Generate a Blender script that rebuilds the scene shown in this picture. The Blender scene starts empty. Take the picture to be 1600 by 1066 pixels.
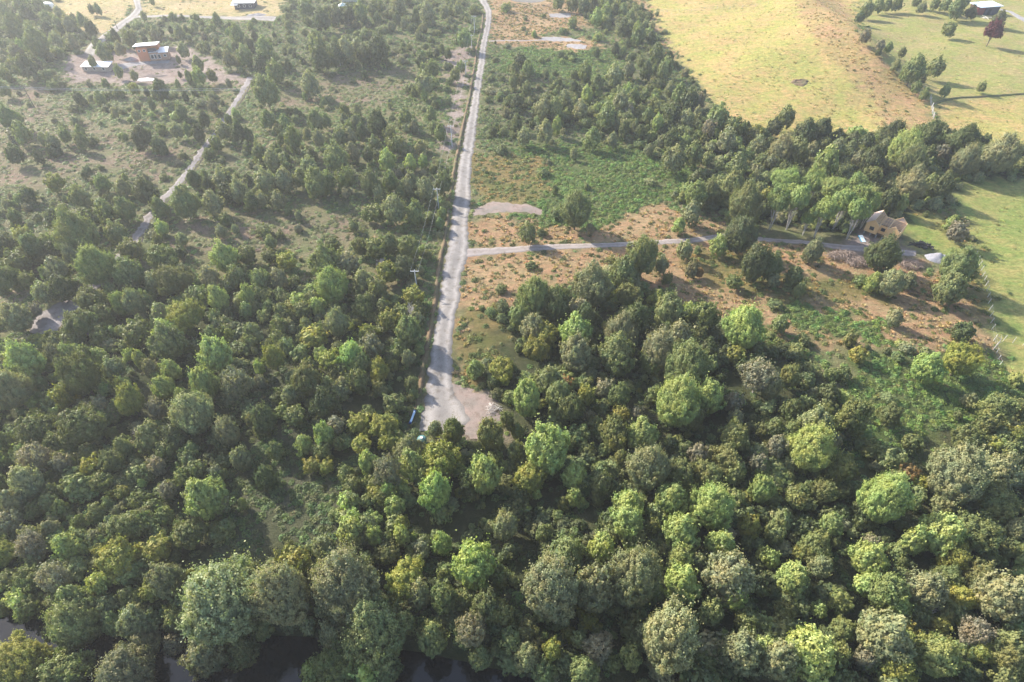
import bpy, math, random
import numpy as np
from mathutils import Vector, Matrix, noise as mnoise

# ------------------------------------------------------------------ camera, sky, sun, exposure
SC = bpy.context.scene
ROOT = SC.collection
W, H, F = 1600.0, 1066.0, 950.0
PITCH = math.radians(43.5)
CAMZ = 80.0
cd = bpy.data.cameras.new('camera')
cam = bpy.data.objects.new('camera', cd)
ROOT.objects.link(cam)
cam.location = (0, 0, CAMZ)
cam.rotation_euler = (math.radians(90) - PITCH, 0, 0)
cd.sensor_width = 36.0
cd.lens = F / W * 36.0
cd.clip_start = 0.5
cd.clip_end = 9000
SC.camera = cam

SUN_EL = math.radians(31)
SUN_DIR = Vector((-math.cos(math.radians(36)), math.sin(math.radians(36)), 0))   # towards the sun, on the ground
wd = bpy.data.worlds.new('World')
SC.world = wd
wd.use_nodes = True
nt = wd.node_tree
nt.nodes.clear()
wo = nt.nodes.new('ShaderNodeOutputWorld')
bg = nt.nodes.new('ShaderNodeBackground')
sk = nt.nodes.new('ShaderNodeTexSky')
sk.sky_type = 'NISHITA'
sk.sun_disc = False
sk.sun_elevation = SUN_EL
sk.sun_rotation = math.atan2(SUN_DIR.x, SUN_DIR.y)
sk.air_density = 1.0
sk.dust_density = 1.6
bg.inputs['Strength'].default_value = 0.15
nt.links.new(sk.outputs[0], bg.inputs[0])
nt.links.new(bg.outputs[0], wo.inputs[0])
sd = bpy.data.lights.new('sun', 'SUN')
sd.energy = 4.7
sd.angle = math.radians(0.6)
sd.color = (1.0, 0.93, 0.80)
sun = bpy.data.objects.new('sun', sd)
ROOT.objects.link(sun)
sv = Vector((SUN_DIR.x * math.cos(SUN_EL), SUN_DIR.y * math.cos(SUN_EL), math.sin(SUN_EL)))
sun.rotation_euler = sv.to_track_quat('Z', 'Y').to_euler()
sun.location = sv * 300
SC.view_settings.view_transform = 'Standard'
SC.view_settings.look = 'None'
SC.view_settings.gamma = 1.0
SC.view_settings.exposure = 1.22
SC.cycles.max_bounces = 6
SC.cycles.diffuse_bounces = 3
SC.cycles.transmission_bounces = 3
SC.cycles.volume_bounces = 0
SC.cycles.use_adaptive_sampling = True
SC.cycles.use_denoising = True

RNG = np.random.default_rng(7)
random.seed(7)

# ------------------------------------------------------------------ terrain shape
def smooth(a, b, x):
    t = np.clip((x - a) / (b - a), 0, 1)
    return t * t * (3 - 2 * t)

RIVER = [(-140, 50), (-95, 34), (-64, 28.6), (-50, 27.5), (-36, 26.7), (-22, 26.0), (-10, 24.6), (0, 22.4), (10, 18), (22, 8), (40, -12), (70, -40), (120, -90)]
def river_dist(x, y):
    x = np.asarray(x, float); y = np.asarray(y, float)
    d = np.full(np.broadcast(x, y).shape, 1e9)
    for (ax, ay), (bx, by) in zip(RIVER[:-1], RIVER[1:]):
        vx, vy = bx - ax, by - ay
        t = np.clip(((x - ax) * vx + (y - ay) * vy) / (vx * vx + vy * vy), 0, 1)
        d = np.minimum(d, np.hypot(x - ax - t * vx, y - ay - t * vy))
    return d

def ground(x, y):
    x = np.asarray(x, float); y = np.asarray(y, float)
    z = 0.45 * np.sin(x * 0.071 + 1.3) * np.sin(y * 0.063 + 0.4) + 0.25 * np.sin(x * 0.17 + y * 0.11) + 0.2 * np.sin(y * 0.19 - x * 0.13 + 2)
    # pasture hill: long ridge with a steep right flank
    ux = np.where(x < 122, np.exp(-((x - 122) / 46.0) ** 2), np.exp(-((x - 122) / 15.0) ** 2))
    uy = smooth(176, 232, y) * (1 - smooth(330, 460, y))
    z = z + (9.5 + 1.2 * np.sin(y * .07 + x * .03) + .8 * np.sin(x * .11)) * ux * uy
    z = z + 1.8 * np.exp(-((x - 185) / 40.0) ** 2 - ((y - 260) / 60.0) ** 2)
    d = river_dist(x, y)
    z = z - 4.6 * (1 - smooth(3.4, 6.2, d))
    far = np.hypot(x, y - 150)
    z = z + 10 * smooth(600, 2600, far)
    return z

def gz(x, y):
    return float(ground(x, y))

SP, CP = math.sin(PITCH), math.cos(PITCH)
def ray(px, py):
    u = (px - W / 2) / F; v = (H / 2 - py) / F
    return Vector((u, CP + v * SP, -SP + v * CP))
def at(px, py, z=0.0):
    """the point seen at a pixel of the photograph, z metres above the ground there"""
    r = ray(px, py)
    t = (CAMZ - z) / -r.z
    for _ in range(12):
        x, y = r.x * t, r.y * t
        t = t + ((CAMZ + r.z * t) - (gz(x, y) + z)) / -r.z * 0.8
    return Vector((r.x * t, r.y * t, gz(r.x * t, r.y * t) + z))
def scale_at(p):
    """pixels per metre at a point"""
    dep = p.y * CP + (CAMZ - p.z) * SP
    return F / dep
def pix(x, y, z):
    dy, dz = y, z - CAMZ
    dep = dy * CP - dz * SP
    v = dy * SP + dz * CP
    return W / 2 + F * x / dep, H / 2 - F * v / dep

# ------------------------------------------------------------------ node and material helpers
def new_mat(name):
    m = bpy.data.materials.new(name); m.use_nodes = True
    t = m.node_tree; t.nodes.clear()
    out = t.nodes.new('ShaderNodeOutputMaterial')
    return m, t, out
def N(t, kind, **kw):
    n = t.nodes.new(kind)
    for k, v in kw.items():
        if k.startswith('i_'):
            n.inputs[k[2:].replace('_', ' ')].default_value = v
        else:
            setattr(n, k, v)
    return n
def L(t, a, b): t.links.new(a, b)
def mix(t, fac, a, b, mode='MIX'):
    n = t.nodes.new('ShaderNodeMix'); n.data_type = 'RGBA'; n.blend_type = mode
    for sock, v in ((n.inputs[0], fac), (n.inputs[6], a), (n.inputs[7], b)):
        if hasattr(v, 'links'): t.links.new(v, sock)
        else: sock.default_value = v if not isinstance(v, tuple) else (*v[:3], 1)
    return n.outputs[2]
def noise(t, scale, detail=4, rough=0.6, coord=None, dim='3D'):
    n = t.nodes.new('ShaderNodeTexNoise'); n.inputs['Scale'].default_value = scale
    n.inputs['Detail'].default_value = detail; n.inputs['Roughness'].default_value = rough
    if coord is not None: t.links.new(coord, n.inputs['Vector'])
    return n.outputs[0]
def ramp(t, src, stops):
    r = t.nodes.new('ShaderNodeValToRGB')
    e = r.color_ramp.elements
    while len(e) < len(stops): e.new(0.5)
    for k, (p, c) in enumerate(stops):
        e[k].position = p
        e[k].color = (*c, 1) if isinstance(c, tuple) else (c, c, c, 1)
    t.links.new(src, r.inputs[0])
    return r.outputs[0]
def geo(t): return t.nodes.new('ShaderNodeNewGeometry').outputs['Position']
def bump(t, h, dist, strength=1.0):
    b = t.nodes.new('ShaderNodeBump'); b.inputs['Distance'].default_value = dist
    b.inputs['Strength'].default_value = strength
    t.links.new(h, b.inputs['Height']); return b.outputs[0]
def simple(name, c1, c2=None, rough=0.8, scale=3.0, metal=0.0, bmp=0.0, local=True):
    m, t, out = new_mat(name)
    c2 = c2 or tuple(v * 0.75 for v in c1)
    co = t.nodes.new('ShaderNodeTexCoord').outputs['Object'] if local else geo(t)
    n = noise(t, scale, 5, 0.65, co)
    r = ramp(t, n, [(0.3, 0.0), (0.7, 1.0)])
    c = mix(t, r, c1, c2)
    p = N(t, 'ShaderNodeBsdfPrincipled'); p.inputs['Roughness'].default_value = rough
    p.inputs['Metallic'].default_value = metal
    L(t, c, p.inputs['Base Color'])
    if bmp: L(t, bump(t, n, bmp), p.inputs['Normal'])
    L(t, p.outputs[0], out.inputs[0])
    return m

# ------------------------------------------------------------------ object helpers
def mesh_np(name, co, faces, mats=(), attrs=None, smooth_=False):
    """co (n,3); faces (m,k) array with constant k"""
    me = bpy.data.meshes.new(name)
    co = np.asarray(co, np.float32); faces = np.asarray(faces, np.int32)
    k = faces.shape[1]
    me.vertices.add(len(co)); me.vertices.foreach_set('co', co.ravel())
    me.loops.add(faces.size); me.loops.foreach_set('vertex_index', faces.ravel())
    me.polygons.add(len(faces))
    me.polygons.foreach_set('loop_start', np.arange(0, faces.size, k, dtype=np.int32))
    if smooth_: me.polygons.foreach_set('use_smooth', np.ones(len(faces), bool))
    me.update(calc_edges=True)
    for m in mats: me.materials.append(m)
    for nm, (typ, dom, data) in (attrs or {}).items():
        a = me.attributes.new(nm, typ, dom)
        if typ == 'FLOAT': a.data.foreach_set('value', np.asarray(data, np.float32).ravel())
        elif typ == 'FLOAT_COLOR': a.data.foreach_set('color', np.asarray(data, np.float32).ravel())
        elif typ == 'FLOAT_VECTOR': a.data.foreach_set('vector', np.asarray(data, np.float32).ravel())
        elif typ == 'INT': a.data.foreach_set('value', np.asarray(data, np.int32).ravel())
    return me
class MB:
    """collects boxes, tubes and sheets into one mesh"""
    def __init__(s): s.v = []; s.f = []
    def add(s, vs, fs):
        o = len(s.v); s.v += [tuple(v) for v in vs]; s.f += [tuple(i + o for i in f) for f in fs]
    def box(s, c, d, M=None):
        x, y, z = (q / 2 for q in d)
        vs = [Vector((c[0] + a * x, c[1] + b * y, c[2] + e * z)) for e in (-1, 1) for b in (-1, 1) for a in (-1, 1)]
        if M: vs = [M @ v for v in vs]
        s.add(vs, [(0, 2, 3, 1), (4, 5, 7, 6), (0, 1, 5, 4), (2, 6, 7, 3), (0, 4, 6, 2), (1, 3, 7, 5)])
    def bar(s, a, b, w, h=None):
        """square bar between two points"""
        a, b = Vector(a), Vector(b); h = h or w
        d = (b - a); ln = d.length
        if ln < 1e-6: return
        M = Matrix.Translation((a + b) / 2) @ d.to_track_quat('Z', 'Y').to_matrix().to_4x4()
        s.box((0, 0, 0), (w, h, ln), M)
    def tube(s, pts, rad, n=7, cap=True):
        pts = [Vector(p) for p in pts]; o = len(s.v)
        if not hasattr(rad, '__len__'): rad = [rad] * len(pts)
        for i, p in enumerate(pts):
            d = (pts[min(i + 1, len(pts) - 1)] - pts[max(i - 1, 0)]).normalized()
            q = d.to_track_quat('Z', 'Y')
            for k in range(n):
                a = 2 * math.pi * k / n
                s.v.append(tuple(p + q @ Vector((math.cos(a) * rad[i], math.sin(a) * rad[i], 0))))
        for i in range(len(pts) - 1):
            for k in range(n):
                k2 = (k + 1) % n
                s.f.append((o + i * n + k, o + i * n + k2, o + (i + 1) * n + k2, o + (i + 1) * n + k))
        if cap:
            s.f.append(tuple(o + (len(pts) - 1) * n + k for k in range(n)))
            s.f.append(tuple(o + k for k in reversed(range(n))))
    def mesh(s, name, m):
        me = bpy.data.meshes.new(name); me.from_pydata(s.v, [], s.f); me.update()
        if m: me.materials.append(m)
        return me
    def build(s, name, m, parent=None):
        o = bpy.data.objects.new(name, s.mesh(name, m)); ROOT.objects.link(o)
        if parent: o.parent = parent
        return o
def tag(o, label=None, cat=None, group=None, kind=None):
    if label: o['label'] = label
    if cat: o['category'] = cat
    if group: o['group'] = group
    if kind: o['kind'] = kind
    return o
def empty(name, loc, rz=0.0):
    o = bpy.data.objects.new(name, None); ROOT.objects.link(o)
    o.location = loc; o.rotation_euler = (0, 0, rz); o.empty_display_size = 0.5
    return o
def link(name, me, parent=None):
    o = bpy.data.objects.new(name, me); ROOT.objects.link(o)
    if parent: o.parent = parent
    return o
def inside(poly, x, y):
    x = np.asarray(x, float); y = np.asarray(y, float)
    r = np.zeros(x.shape, bool)
    n = len(poly)
    for i in range(n):
        x1, y1 = poly[i]; x2, y2 = poly[(i + 1) % n]
        if y1 == y2: continue
        c = ((y1 > y) != (y2 > y)) & (x < (x2 - x1) * (y - y1) / (y2 - y1) + x1)
        r ^= c
    return r
def wpoly(pp): 
    return [tuple(at(a, b).xy) for a, b in pp]

# ------------------------------------------------------------------ ground zones (outlined on the map of the place)
# name: (colour A, colour B, bushes per m2, weeds per m2, dry tufts per m2)
ZONE = {
 'scrub':   ((.130, .150, .065), (.200, .170, .100), .045, 1.1, .10),
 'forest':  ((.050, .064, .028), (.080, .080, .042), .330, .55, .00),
 'thicket': ((.110, .130, .062), (.165, .150, .088), .120, 1.1, .08),
 'bramble': ((.075, .110, .035), (.120, .135, .055), .012, 1.7, .06),
 'rim':     ((.370, .265, .140), (.330, .275, .115), .000, .02, .40),
 'orange':  ((.320, .250, .140), (.290, .200, .112), .005, .20, .80),
 'mixed':   ((.230, .170, .075), (.130, .135, .048), .010, .50, .35),
 'mauve':   ((.225, .165, .125), (.150, .165, .075), .012, .50, .25),
 'bare':    ((.330, .270, .250), (.250, .190, .170), .000, .02, .04),
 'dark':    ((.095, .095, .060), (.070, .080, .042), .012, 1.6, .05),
 'pasture': ((.335, .345, .105), (.410, .325, .140), .000, .00, .22),
 'lawn':    ((.260, .295, .092), (.320, .290, .130), .000, .00, .08),
 'green':   ((.200, .270, .075), (.310, .310, .110), .000, .01, .10),
 'straw':   ((.400, .330, .180), (.310, .290, .130), .000, .02, .12),
}
ZP = [   # later ones lie over earlier ones; outlines in photograph pixels, turned into places on the ground
 ('forest', [(-700, 560), (40, 540), (200, 455), (430, 440), (560, 450), (640, 470), (655, 520), (650, 600), (640, 690), (790, 690), (760, 600), (740, 520), (800, 470), (960, 430), (1080, 470), (1160, 520), (1260, 540), (1330, 700), (1450, 640), (1600, 600), (2300, 620), (2300, 1500), (-700, 1500)]),
 ('thicket', [(-400, 300), (120, 300), (260, 270), (400, 230), (620, 235), (700, 240), (690, 310), (560, 320), (380, 315), (250, 370), (190, 380), (120, 420), (-400, 470)]),
 ('thicket', [(755, 85), (1050, 85), (1130, 175), (1220, 200), (1050, 262), (1000, 240), (800, 235), (755, 240)]),
 ('forest', [(830, 165), (980, 140), (1050, 150), (1120, 180), (1480, 200), (1600, 215), (2100, 230), (2100, 285), (1500, 285), (1480, 330), (1350, 375), (1130, 345), (1070, 310), (1110, 262), (1050, 235), (960, 205), (850, 200)]),
 ('thicket', [(230, 60), (640, 60), (650, 100), (420, 135), (230, 130)]),
 ('forest', [(-500, -90), (70, -20), (130, 30), (150, 60), (60, 110), (-500, 130)]),
 ('thicket', [(340, -30), (700, -40), (740, 10), (560, 30), (450, 45), (430, 8), (340, 6)]),
 ('forest', [(880, -30), (1000, -30), (1020, 60), (980, 60), (900, 20)]),
 ('bramble', [(1330, 560), (1560, 560), (1640, 640), (1480, 660), (1440, 720), (1330, 700)]),
 ('dark', [(360, 720), (470, 640), (540, 760), (480, 850), (330, 860)]),
 ('bramble', [(1040, 470), (1200, 500), (1290, 520), (1280, 545), (1130, 520)]),
 ('bramble', [(790, 225), (960, 225), (1090, 262), (1100, 300), (960, 268), (800, 250)]),
 ('bramble', [(790, 255), (960, 265), (1080, 300), (1000, 330), (940, 355), (830, 360), (800, 300)]),
 ('mixed', [(720, 240), (850, 245), (860, 300), (830, 320), (760, 320), (738, 300)]),
 ('bramble', [(780, 80), (920, 60), (970, 90), (960, 130), (770, 110)]),
 ('mauve', [(0, 140), (110, 130), (330, 125), (385, 130), (330, 190), (260, 290), (180, 280), (60, 300), (-200, 260), (-300, 150)]),
 ('scrub', [(110, 135), (330, 130), (360, 150), (290, 230), (170, 200), (90, 170)]),
 ('mauve', [(430, 160), (480, 120), (640, 105), (660, 130), (600, 160), (420, 172)]),
 ('mauve', [(260, 352), (400, 328), (560, 338), (600, 355), (560, 395), (300, 400), (250, 385)]),
 ('mauve', [(-60, 450), (60, 440), (50, 480), (-60, 500)]),
 ('bare', [(110, 85), (300, 72), (330, 95), (390, 128), (250, 132), (120, 130), (95, 115)]),
 ('dark', [(400, 545), (460, 550), (450, 610), (410, 630)]),
 ('bare', [(690, 90), (735, 60), (728, 140), (712, 240), (690, 235), (712, 140)]),
 ('straw', [(90, -60), (200, -60), (208, 10), (160, 62), (80, 30)]),
 ('straw', [(225, -60), (450, -60), (440, 25), (225, 25)]),
 ('dark', [(490, 825), (520, 760), (560, 700), (600, 660), (655, 640), (640, 690), (500, 870)]),
 ('orange', [(728, 372), (738, 338), (770, 335), (850, 350), (940, 362), (960, 345), (1010, 318), (1080, 330), (1135, 348), (1120, 372), (900, 380), (760, 388)]),
 ('orange', [(722, 398), (900, 388), (1140, 372), (1250, 384), (1420, 402), (1470, 430), (1540, 450), (1552, 560), (1500, 545), (1400, 545), (1280, 540), (1200, 520), (1120, 490), (1010, 450), (960, 430), (900, 455), (850, 440), (790, 480), (740, 500), (722, 560), (708, 600), (712, 480)]),
 ('mixed', [(1170, 385), (1230, 430), (1400, 440), (1400, 470), (1200, 470), (1100, 440), (1060, 400)]),
 ('bramble', [(1210, 470), (1300, 480), (1390, 510), (1380, 535), (1240, 520)]),
 ('mixed', [(720, 490), (760, 480), (790, 500), (760, 600), (712, 600)]),
 ('orange', [(762, -60), (890, -60), (920, 25), (920, 42), (800, 60), (765, 60)]),
 ('orange', [(775, 55), (920, 60), (940, 75), (900, 82), (770, 68)]),
 ('bare', [(718, 605), (770, 615), (790, 650), (770, 690), (740, 700), (690, 690)]),
 ('pasture', [(970, -120), (1330, -120), (1345, 60), (1450, 165), (1470, 215), (1210, 215), (1125, 185), (1095, 140), (1055, 80), (1025, 30)]),
 ('rim', [(1235, -60), (1300, -60), (1335, 40), (1400, 105), (1448, 160), (1456, 200), (1380, 205), (1360, 150), (1290, 80), (1250, 30)]),
 ('orange', [(985, -60), (1008, 0), (1028, 40), (1060, 100), (1040, 80), (1012, 30), (980, 0)]),
 ('lawn', [(1325, -120), (2400, -200), (2400, 260), (1600, 235), (1480, 215), (1455, 165), (1350, 60)]),
 ('pasture', [(1456, 160), (1600, 155), (2300, 170), (2300, 250), (1600, 230), (1480, 215)]),
 ('green', [(1490, 285), (1600, 280), (2500, 300), (2500, 700), (1640, 620), (1570, 570), (1550, 480), (1530, 420), (1505, 350)]),
 ('mixed', [(1490, 395), (1535, 420), (1550, 470), (1535, 520), (1500, 440)]),
 ('green', [(1400, 345), (1450, 335), (1510, 350), (1530, 400), (1440, 395)]),
 ('mixed', [(1420, 320), (1500, 340), (1540, 400), (1520, 400), (1470, 350)]),
 ('bare', [(1330, 355), (1400, 372), (1420, 395), (1330, 390)]),
]
ZK = list(ZONE)
def zone_ids(x, y, wob=1.0):
    x = np.asarray(x, float); y = np.asarray(y, float)
    z = ground(x, y)
    dep = y * CP + (CAMZ - z) * SP
    ok = dep > 4
    dep = np.where(ok, dep, 4)
    wx = wob * (1.4 * np.sin(x * .9 + y * .5) + 1.2 * np.sin(y * 1.3 - x * .4) + .8 * np.sin(x * 2.7 + 1) * np.sin(y * 2.1))
    wy = wob * (1.3 * np.sin(y * .8 - x * .6 + 2) + 1.1 * np.sin(x * 1.2 + y * .3) + .8 * np.sin(y * 2.9 + 2) * np.sin(x * 2.3))
    px = W / 2 + F * (x + wx) / dep
    y2 = y + wy
    dep2 = np.maximum(y2 * CP + (CAMZ - z) * SP, 4)
    v = y2 * SP + (z - CAMZ) * CP
    py = H / 2 - F * v / dep2
    out = np.zeros(x.shape, int)
    for nm, poly in ZP:
        m = inside(poly, px, py) & ok
        out[m] = ZK.index(nm)
    far = (np.hypot(x, y) > 480)
    out[far] = ZK.index('lawn')
    out[far & (np.sin(x * .011 + 1) * np.sin(y * .013) > .15)] = ZK.index('forest')
    return out

# ------------------------------------------------------------------ the ground, one sheet out to the horizon
def axis(a, b, step, far):
    core = list(np.arange(a, b + .01, step))
    lo = []; s = step; v = a
    while v > -far:
        s *= 1.35; v -= s; lo.append(v)
    hi = []; s = step; v = b
    while v < far:
        s *= 1.35; v += s; hi.append(v)
    return np.array(lo[::-1] + core + hi)
gx = axis(-250, 250, 1.0, 4200); gy = axis(4, 340, 1.0, 4600)
GX, GY = np.meshgrid(gx, gy)
GZ = ground(GX, GY)
zi = zone_ids(GX, GY)
CA = np.array([ZONE[k][0] for k in ZK]); CB = np.array([ZONE[k][1] for k in ZK])
def blur(a):
    b = a.copy()
    b[1:-1, 1:-1] = (a[1:-1, 1:-1] * 2 + a[:-2, 1:-1] + a[2:, 1:-1] + a[1:-1, :-2] + a[1:-1, 2:]) / 6
    return b
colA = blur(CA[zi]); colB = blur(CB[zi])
grassy = np.isin(zi, [ZK.index(k) for k in ('pasture', 'rim', 'lawn', 'green', 'orange', 'straw')]).astype(float)
ny_, nx_ = GX.shape
idx = np.arange(ny_ * nx_).reshape(ny_, nx_)
quads = np.stack([idx[:-1, :-1], idx[:-1, 1:], idx[1:, 1:], idx[1:, :-1]], -1).reshape(-1, 4)
def rgba(c): return np.concatenate([c.reshape(-1, 3), np.ones((c.size // 3, 1))], 1)

gm, t, out = new_mat('ground soil and grass')
P = geo(t)
aA = t.nodes.new('ShaderNodeAttribute'); aA.attribute_name = 'colA'
aB = t.nodes.new('ShaderNodeAttribute'); aB.attribute_name = 'colB'
aG = t.nodes.new('ShaderNodeAttribute'); aG.attribute_name = 'grassy'
n1 = noise(t, .11, 7, .70, P); n2 = noise(t, .9, 5, .7, P); n3 = noise(t, 5.0, 3, .7, P)
# grass tussocks leaning with the wind: noise stretched across the slope
mp = t.nodes.new('ShaderNodeMapping'); mp.inputs['Scale'].default_value = (.35, 1.1, 1); mp.inputs['Rotation'].default_value = (0, 0, .35)
L(t, P, mp.inputs['Vector'])
n4 = noise(t, .8, 4, .75, mp.outputs[0])
f1 = ramp(t, n1, [(.40, 0.0), (.60, 1.0)])
c = mix(t, f1, aA.outputs[0], aB.outputs[0])
f2 = ramp(t, n2, [(.35, 0.0), (.68, 1.0)])
c = mix(t, f2, mix(t, 1.0, c, (.72, .74, .70), 'MULTIPLY'), mix(t, 1.0, c, (1.2, 1.16, 1.12), 'MULTIPLY'))
f4 = ramp(t, n4, [(.42, 0.0), (.62, 1.0)])
tus = mix(t, f4, c, mix(t, 1.0, c, (1.28, 1.05, 1.15), 'MULTIPLY'))
c = mix(t, aG.outputs['Fac'], c, tus)
f3 = ramp(t, n3, [(.3, 0.0), (.75, 1.0)])
c = mix(t, f3, mix(t, 1.0, c, (.80, .80, .80), 'MULTIPLY'), mix(t, 1.0, c, (1.15, 1.15, 1.15), 'MULTIPLY'))
p = N(t, 'ShaderNodeBsdfPrincipled'); p.inputs['Roughness'].default_value = .95; p.inputs['Specular IOR Level'].default_value = .1
L(t, c, p.inputs['Base Color'])
ad = N(t, 'ShaderNodeMath', operation='MULTIPLY_ADD'); L(t, n4, ad.inputs[0]); ad.inputs[1].default_value = 1.3; L(t, n3, ad.inputs[2])
L(t, bump(t, ad.outputs[0], .32), p.inputs['Normal'])
L(t, p.outputs[0], out.inputs[0])
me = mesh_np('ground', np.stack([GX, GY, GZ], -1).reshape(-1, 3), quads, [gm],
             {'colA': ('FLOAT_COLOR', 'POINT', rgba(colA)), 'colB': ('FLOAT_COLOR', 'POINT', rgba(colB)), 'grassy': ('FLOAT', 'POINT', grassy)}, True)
tag(link('ground', me), kind='structure')

# ------------------------------------------------------------------ river
wm, t, out = new_mat('dark river water')
p = N(t, 'ShaderNodeBsdfPrincipled')
p.inputs['Base Color'].default_value = (.008, .010, .012, 1); p.inputs['Roughness'].default_value = .03; p.inputs['IOR'].default_value = 1.42
L(t, bump(t, noise(t, 1.6, 3, .5, geo(t)), .02), p.inputs['Normal']); L(t, p.outputs[0], out.inputs[0])
mb = MB()
for (ax, ay), (bx, by) in zip(RIVER[:-1], RIVER[1:]): pass
rl = []
for i, (x, y) in enumerate(RIVER):
    a = Vector(RIVER[max(i - 1, 0)]); b = Vector(RIVER[min(i + 1, len(RIVER) - 1)])
    n = (b - a).normalized(); n = Vector((-n.y, n.x))
    rl.append(((x + n.x * 8.2, y + n.y * 8.2, -2.9), (x - n.x * 8.2, y - n.y * 8.2, -2.9)))
for (a, b), (c_, d_) in zip(rl[:-1], rl[1:]): mb.add([a, b, d_, c_], [(0, 1, 2, 3)])
tag(mb.build('river_water', wm), kind='structure')

# ------------------------------------------------------------------ roads and paths: sheets laid over the ground
def gravel(name, c1, c2, ruts=0.0):
    m, t, out = new_mat(name); P = geo(t)
    big = noise(t, .25, 5, .6, P); fine = noise(t, 7, 4, .75, P); vor = t.nodes.new('ShaderNodeTexVoronoi'); vor.inputs['Scale'].default_value = 3.2; L(t, P, vor.inputs['Vector'])
    c = mix(t, ramp(t, big, [(.35, 0.0), (.65, 1.0)]), c1, c2)
    c = mix(t, ramp(t, fine, [(.3, 0.0), (.7, 1.0)]), mix(t, 1.0, c, (.78, .78, .8), 'MULTIPLY'), mix(t, 1.0, c, (1.18, 1.17, 1.15), 'MULTIPLY'))
    sp = ramp(t, vor.outputs['Distance'], [(.06, 1.0), (.13, 0.0)])
    c = mix(t, sp, c, mix(t, 1.0, c, (.45, .45, .46), 'MULTIPLY'))
    st = noise(t, .9, 6, .75, P); c = mix(t, ramp(t, st, [(.50, 0.0), (.66, 1.0)]), c, mix(t, 1.0, c, (.70, .66, .60), 'MULTIPLY'))
    at_ = t.nodes.new('ShaderNodeAttribute'); at_.attribute_name = 'across'
    if ruts:
        w = ramp(t, at_.outputs['Fac'], [(.07, 0.50), (.24, 1.08), (.42, .72), (.56, .74), (.72, 1.08), (.93, 0.50)])
        c = mix(t, ruts, c, mix(t, 1.0, c, w, 'MULTIPLY'))
    p = N(t, 'ShaderNodeBsdfPrincipled'); p.inputs['Roughness'].default_value = .9; p.inputs['Specular IOR Level'].default_value = .2
    L(t, c, p.inputs['Base Color']); L(t, bump(t, fine, .05), p.inputs['Normal']); L(t, p.outputs[0], out.inputs[0])
    return m
ROAD_AREAS = []
def band(name, pairs, m, lift=.07, n=8, ragged=.25, struct='structure'):
    """pairs: (left px, left py, right px, right py) of points on the two edges"""
    A = [at(a, b) for a, b, _, _ in pairs]; B = [at(c, d) for _, _, c, d in pairs]
    ROAD_AREAS.append([tuple(v.xy) for v in A] + [tuple(v.xy) for v in reversed(B)])
    rows = []
    for i in range(len(A) - 1):
        ln = max((A[i + 1] - A[i]).length, (B[i + 1] - B[i]).length)
        k = max(2, int(ln / .7))
        for j in range(k): 
            s = j / k; rows.append((A[i].lerp(A[i + 1], s), B[i].lerp(B[i + 1], s)))
    rows.append((A[-1], B[-1]))
    co = []; ac = []
    for r, (a, b) in enumerate(rows):
        w = (b - a).normalized()
        e1 = ragged * (mnoise.noise(Vector((a.x * .8, a.y * .8, 3))) + .6 * mnoise.noise(Vector((a.x * 2.7, a.y * 2.7, 9))))
        e2 = ragged * (mnoise.noise(Vector((b.x * .8, b.y * .8, 5))) + .6 * mnoise.noise(Vector((b.x * 2.7, b.y * 2.7, 2))))
        a = a - w * e1; b = b + w * e2
        for k in range(n + 1):
            s = k / n; q = a.lerp(b, s)
            co.append((q.x, q.y, gz(q.x, q.y) + (lift if 0 < k < n else -.12))); ac.append(s)
    nr = len(rows); ix = np.arange(nr * (n + 1)).reshape(nr, n + 1)
    fs = np.stack([ix[:-1, :-1], ix[:-1, 1:], ix[1:, 1:], ix[1:, :-1]], -1).reshape(-1, 4)
    o = link(name, mesh_np(name, co, fs, [m], {'across': ('FLOAT', 'POINT', ac)}, True))
    if struct: tag(o, kind=struct)
    return o
M_road = gravel('pale grey gravel', (.345, .318, .30), (.27, .248, .235), .95)
M_track = gravel('dusty track gravel', (.36, .31, .29), (.28, .245, .23), .6)
M_pink = gravel('reddish earth', (.285, .215, .19), (.20, .175, .155))
M_slate = gravel('grey fine gravel', (.31, .30, .31), (.25, .235, .24))
MAIN = [(740, -14, 757, -14), (746, 0, 762, 0), (754, 10, 766, 10), (758, 20, 769, 20), (758, 30, 769, 30), (756, 45, 767, 45), (752, 62, 763, 62), (748, 80, 760, 80), (746, 100, 759, 100), (738, 150, 751, 150), (727, 200, 746, 200),
        (717, 250, 739, 250), (714, 267, 738, 267), (706, 317, 737, 317), (703, 350, 733, 350), (698, 385, 735, 385), (694, 400, 734, 400), (689, 430, 723, 430), (685, 467, 720, 467), (680, 500, 713, 500),
        (674, 533, 710, 533), (669, 560, 709, 560), (663, 600, 710, 600), (661, 620, 716, 618), (656, 645, 735, 640), (650, 662, 745, 656), (648, 674, 722, 672)]
band('gravel_road', MAIN, M_road, .09, ragged=.55)
band('dirt_turning_area', [(700, 597, 708, 600), (702, 615, 745, 608), (708, 635, 776, 630), (712, 655, 786, 652), (716, 672, 778, 674), (730, 686, 765, 686)], M_pink, .05, ragged=1.3)
band('side_track', [(731, 386, 728, 404), (760, 386, 760, 400), (800, 384, 800, 397), (900, 380, 900, 390), (1000, 376, 1000, 385), (1080, 371, 1080, 381), (1130, 364, 1135, 374), (1180, 369, 1180, 377), (1250, 374, 1250, 382), (1320, 382, 1318, 392), (1400, 388, 1396, 401), (1432, 391, 1430, 402)], M_track, .08, n=5)
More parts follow.
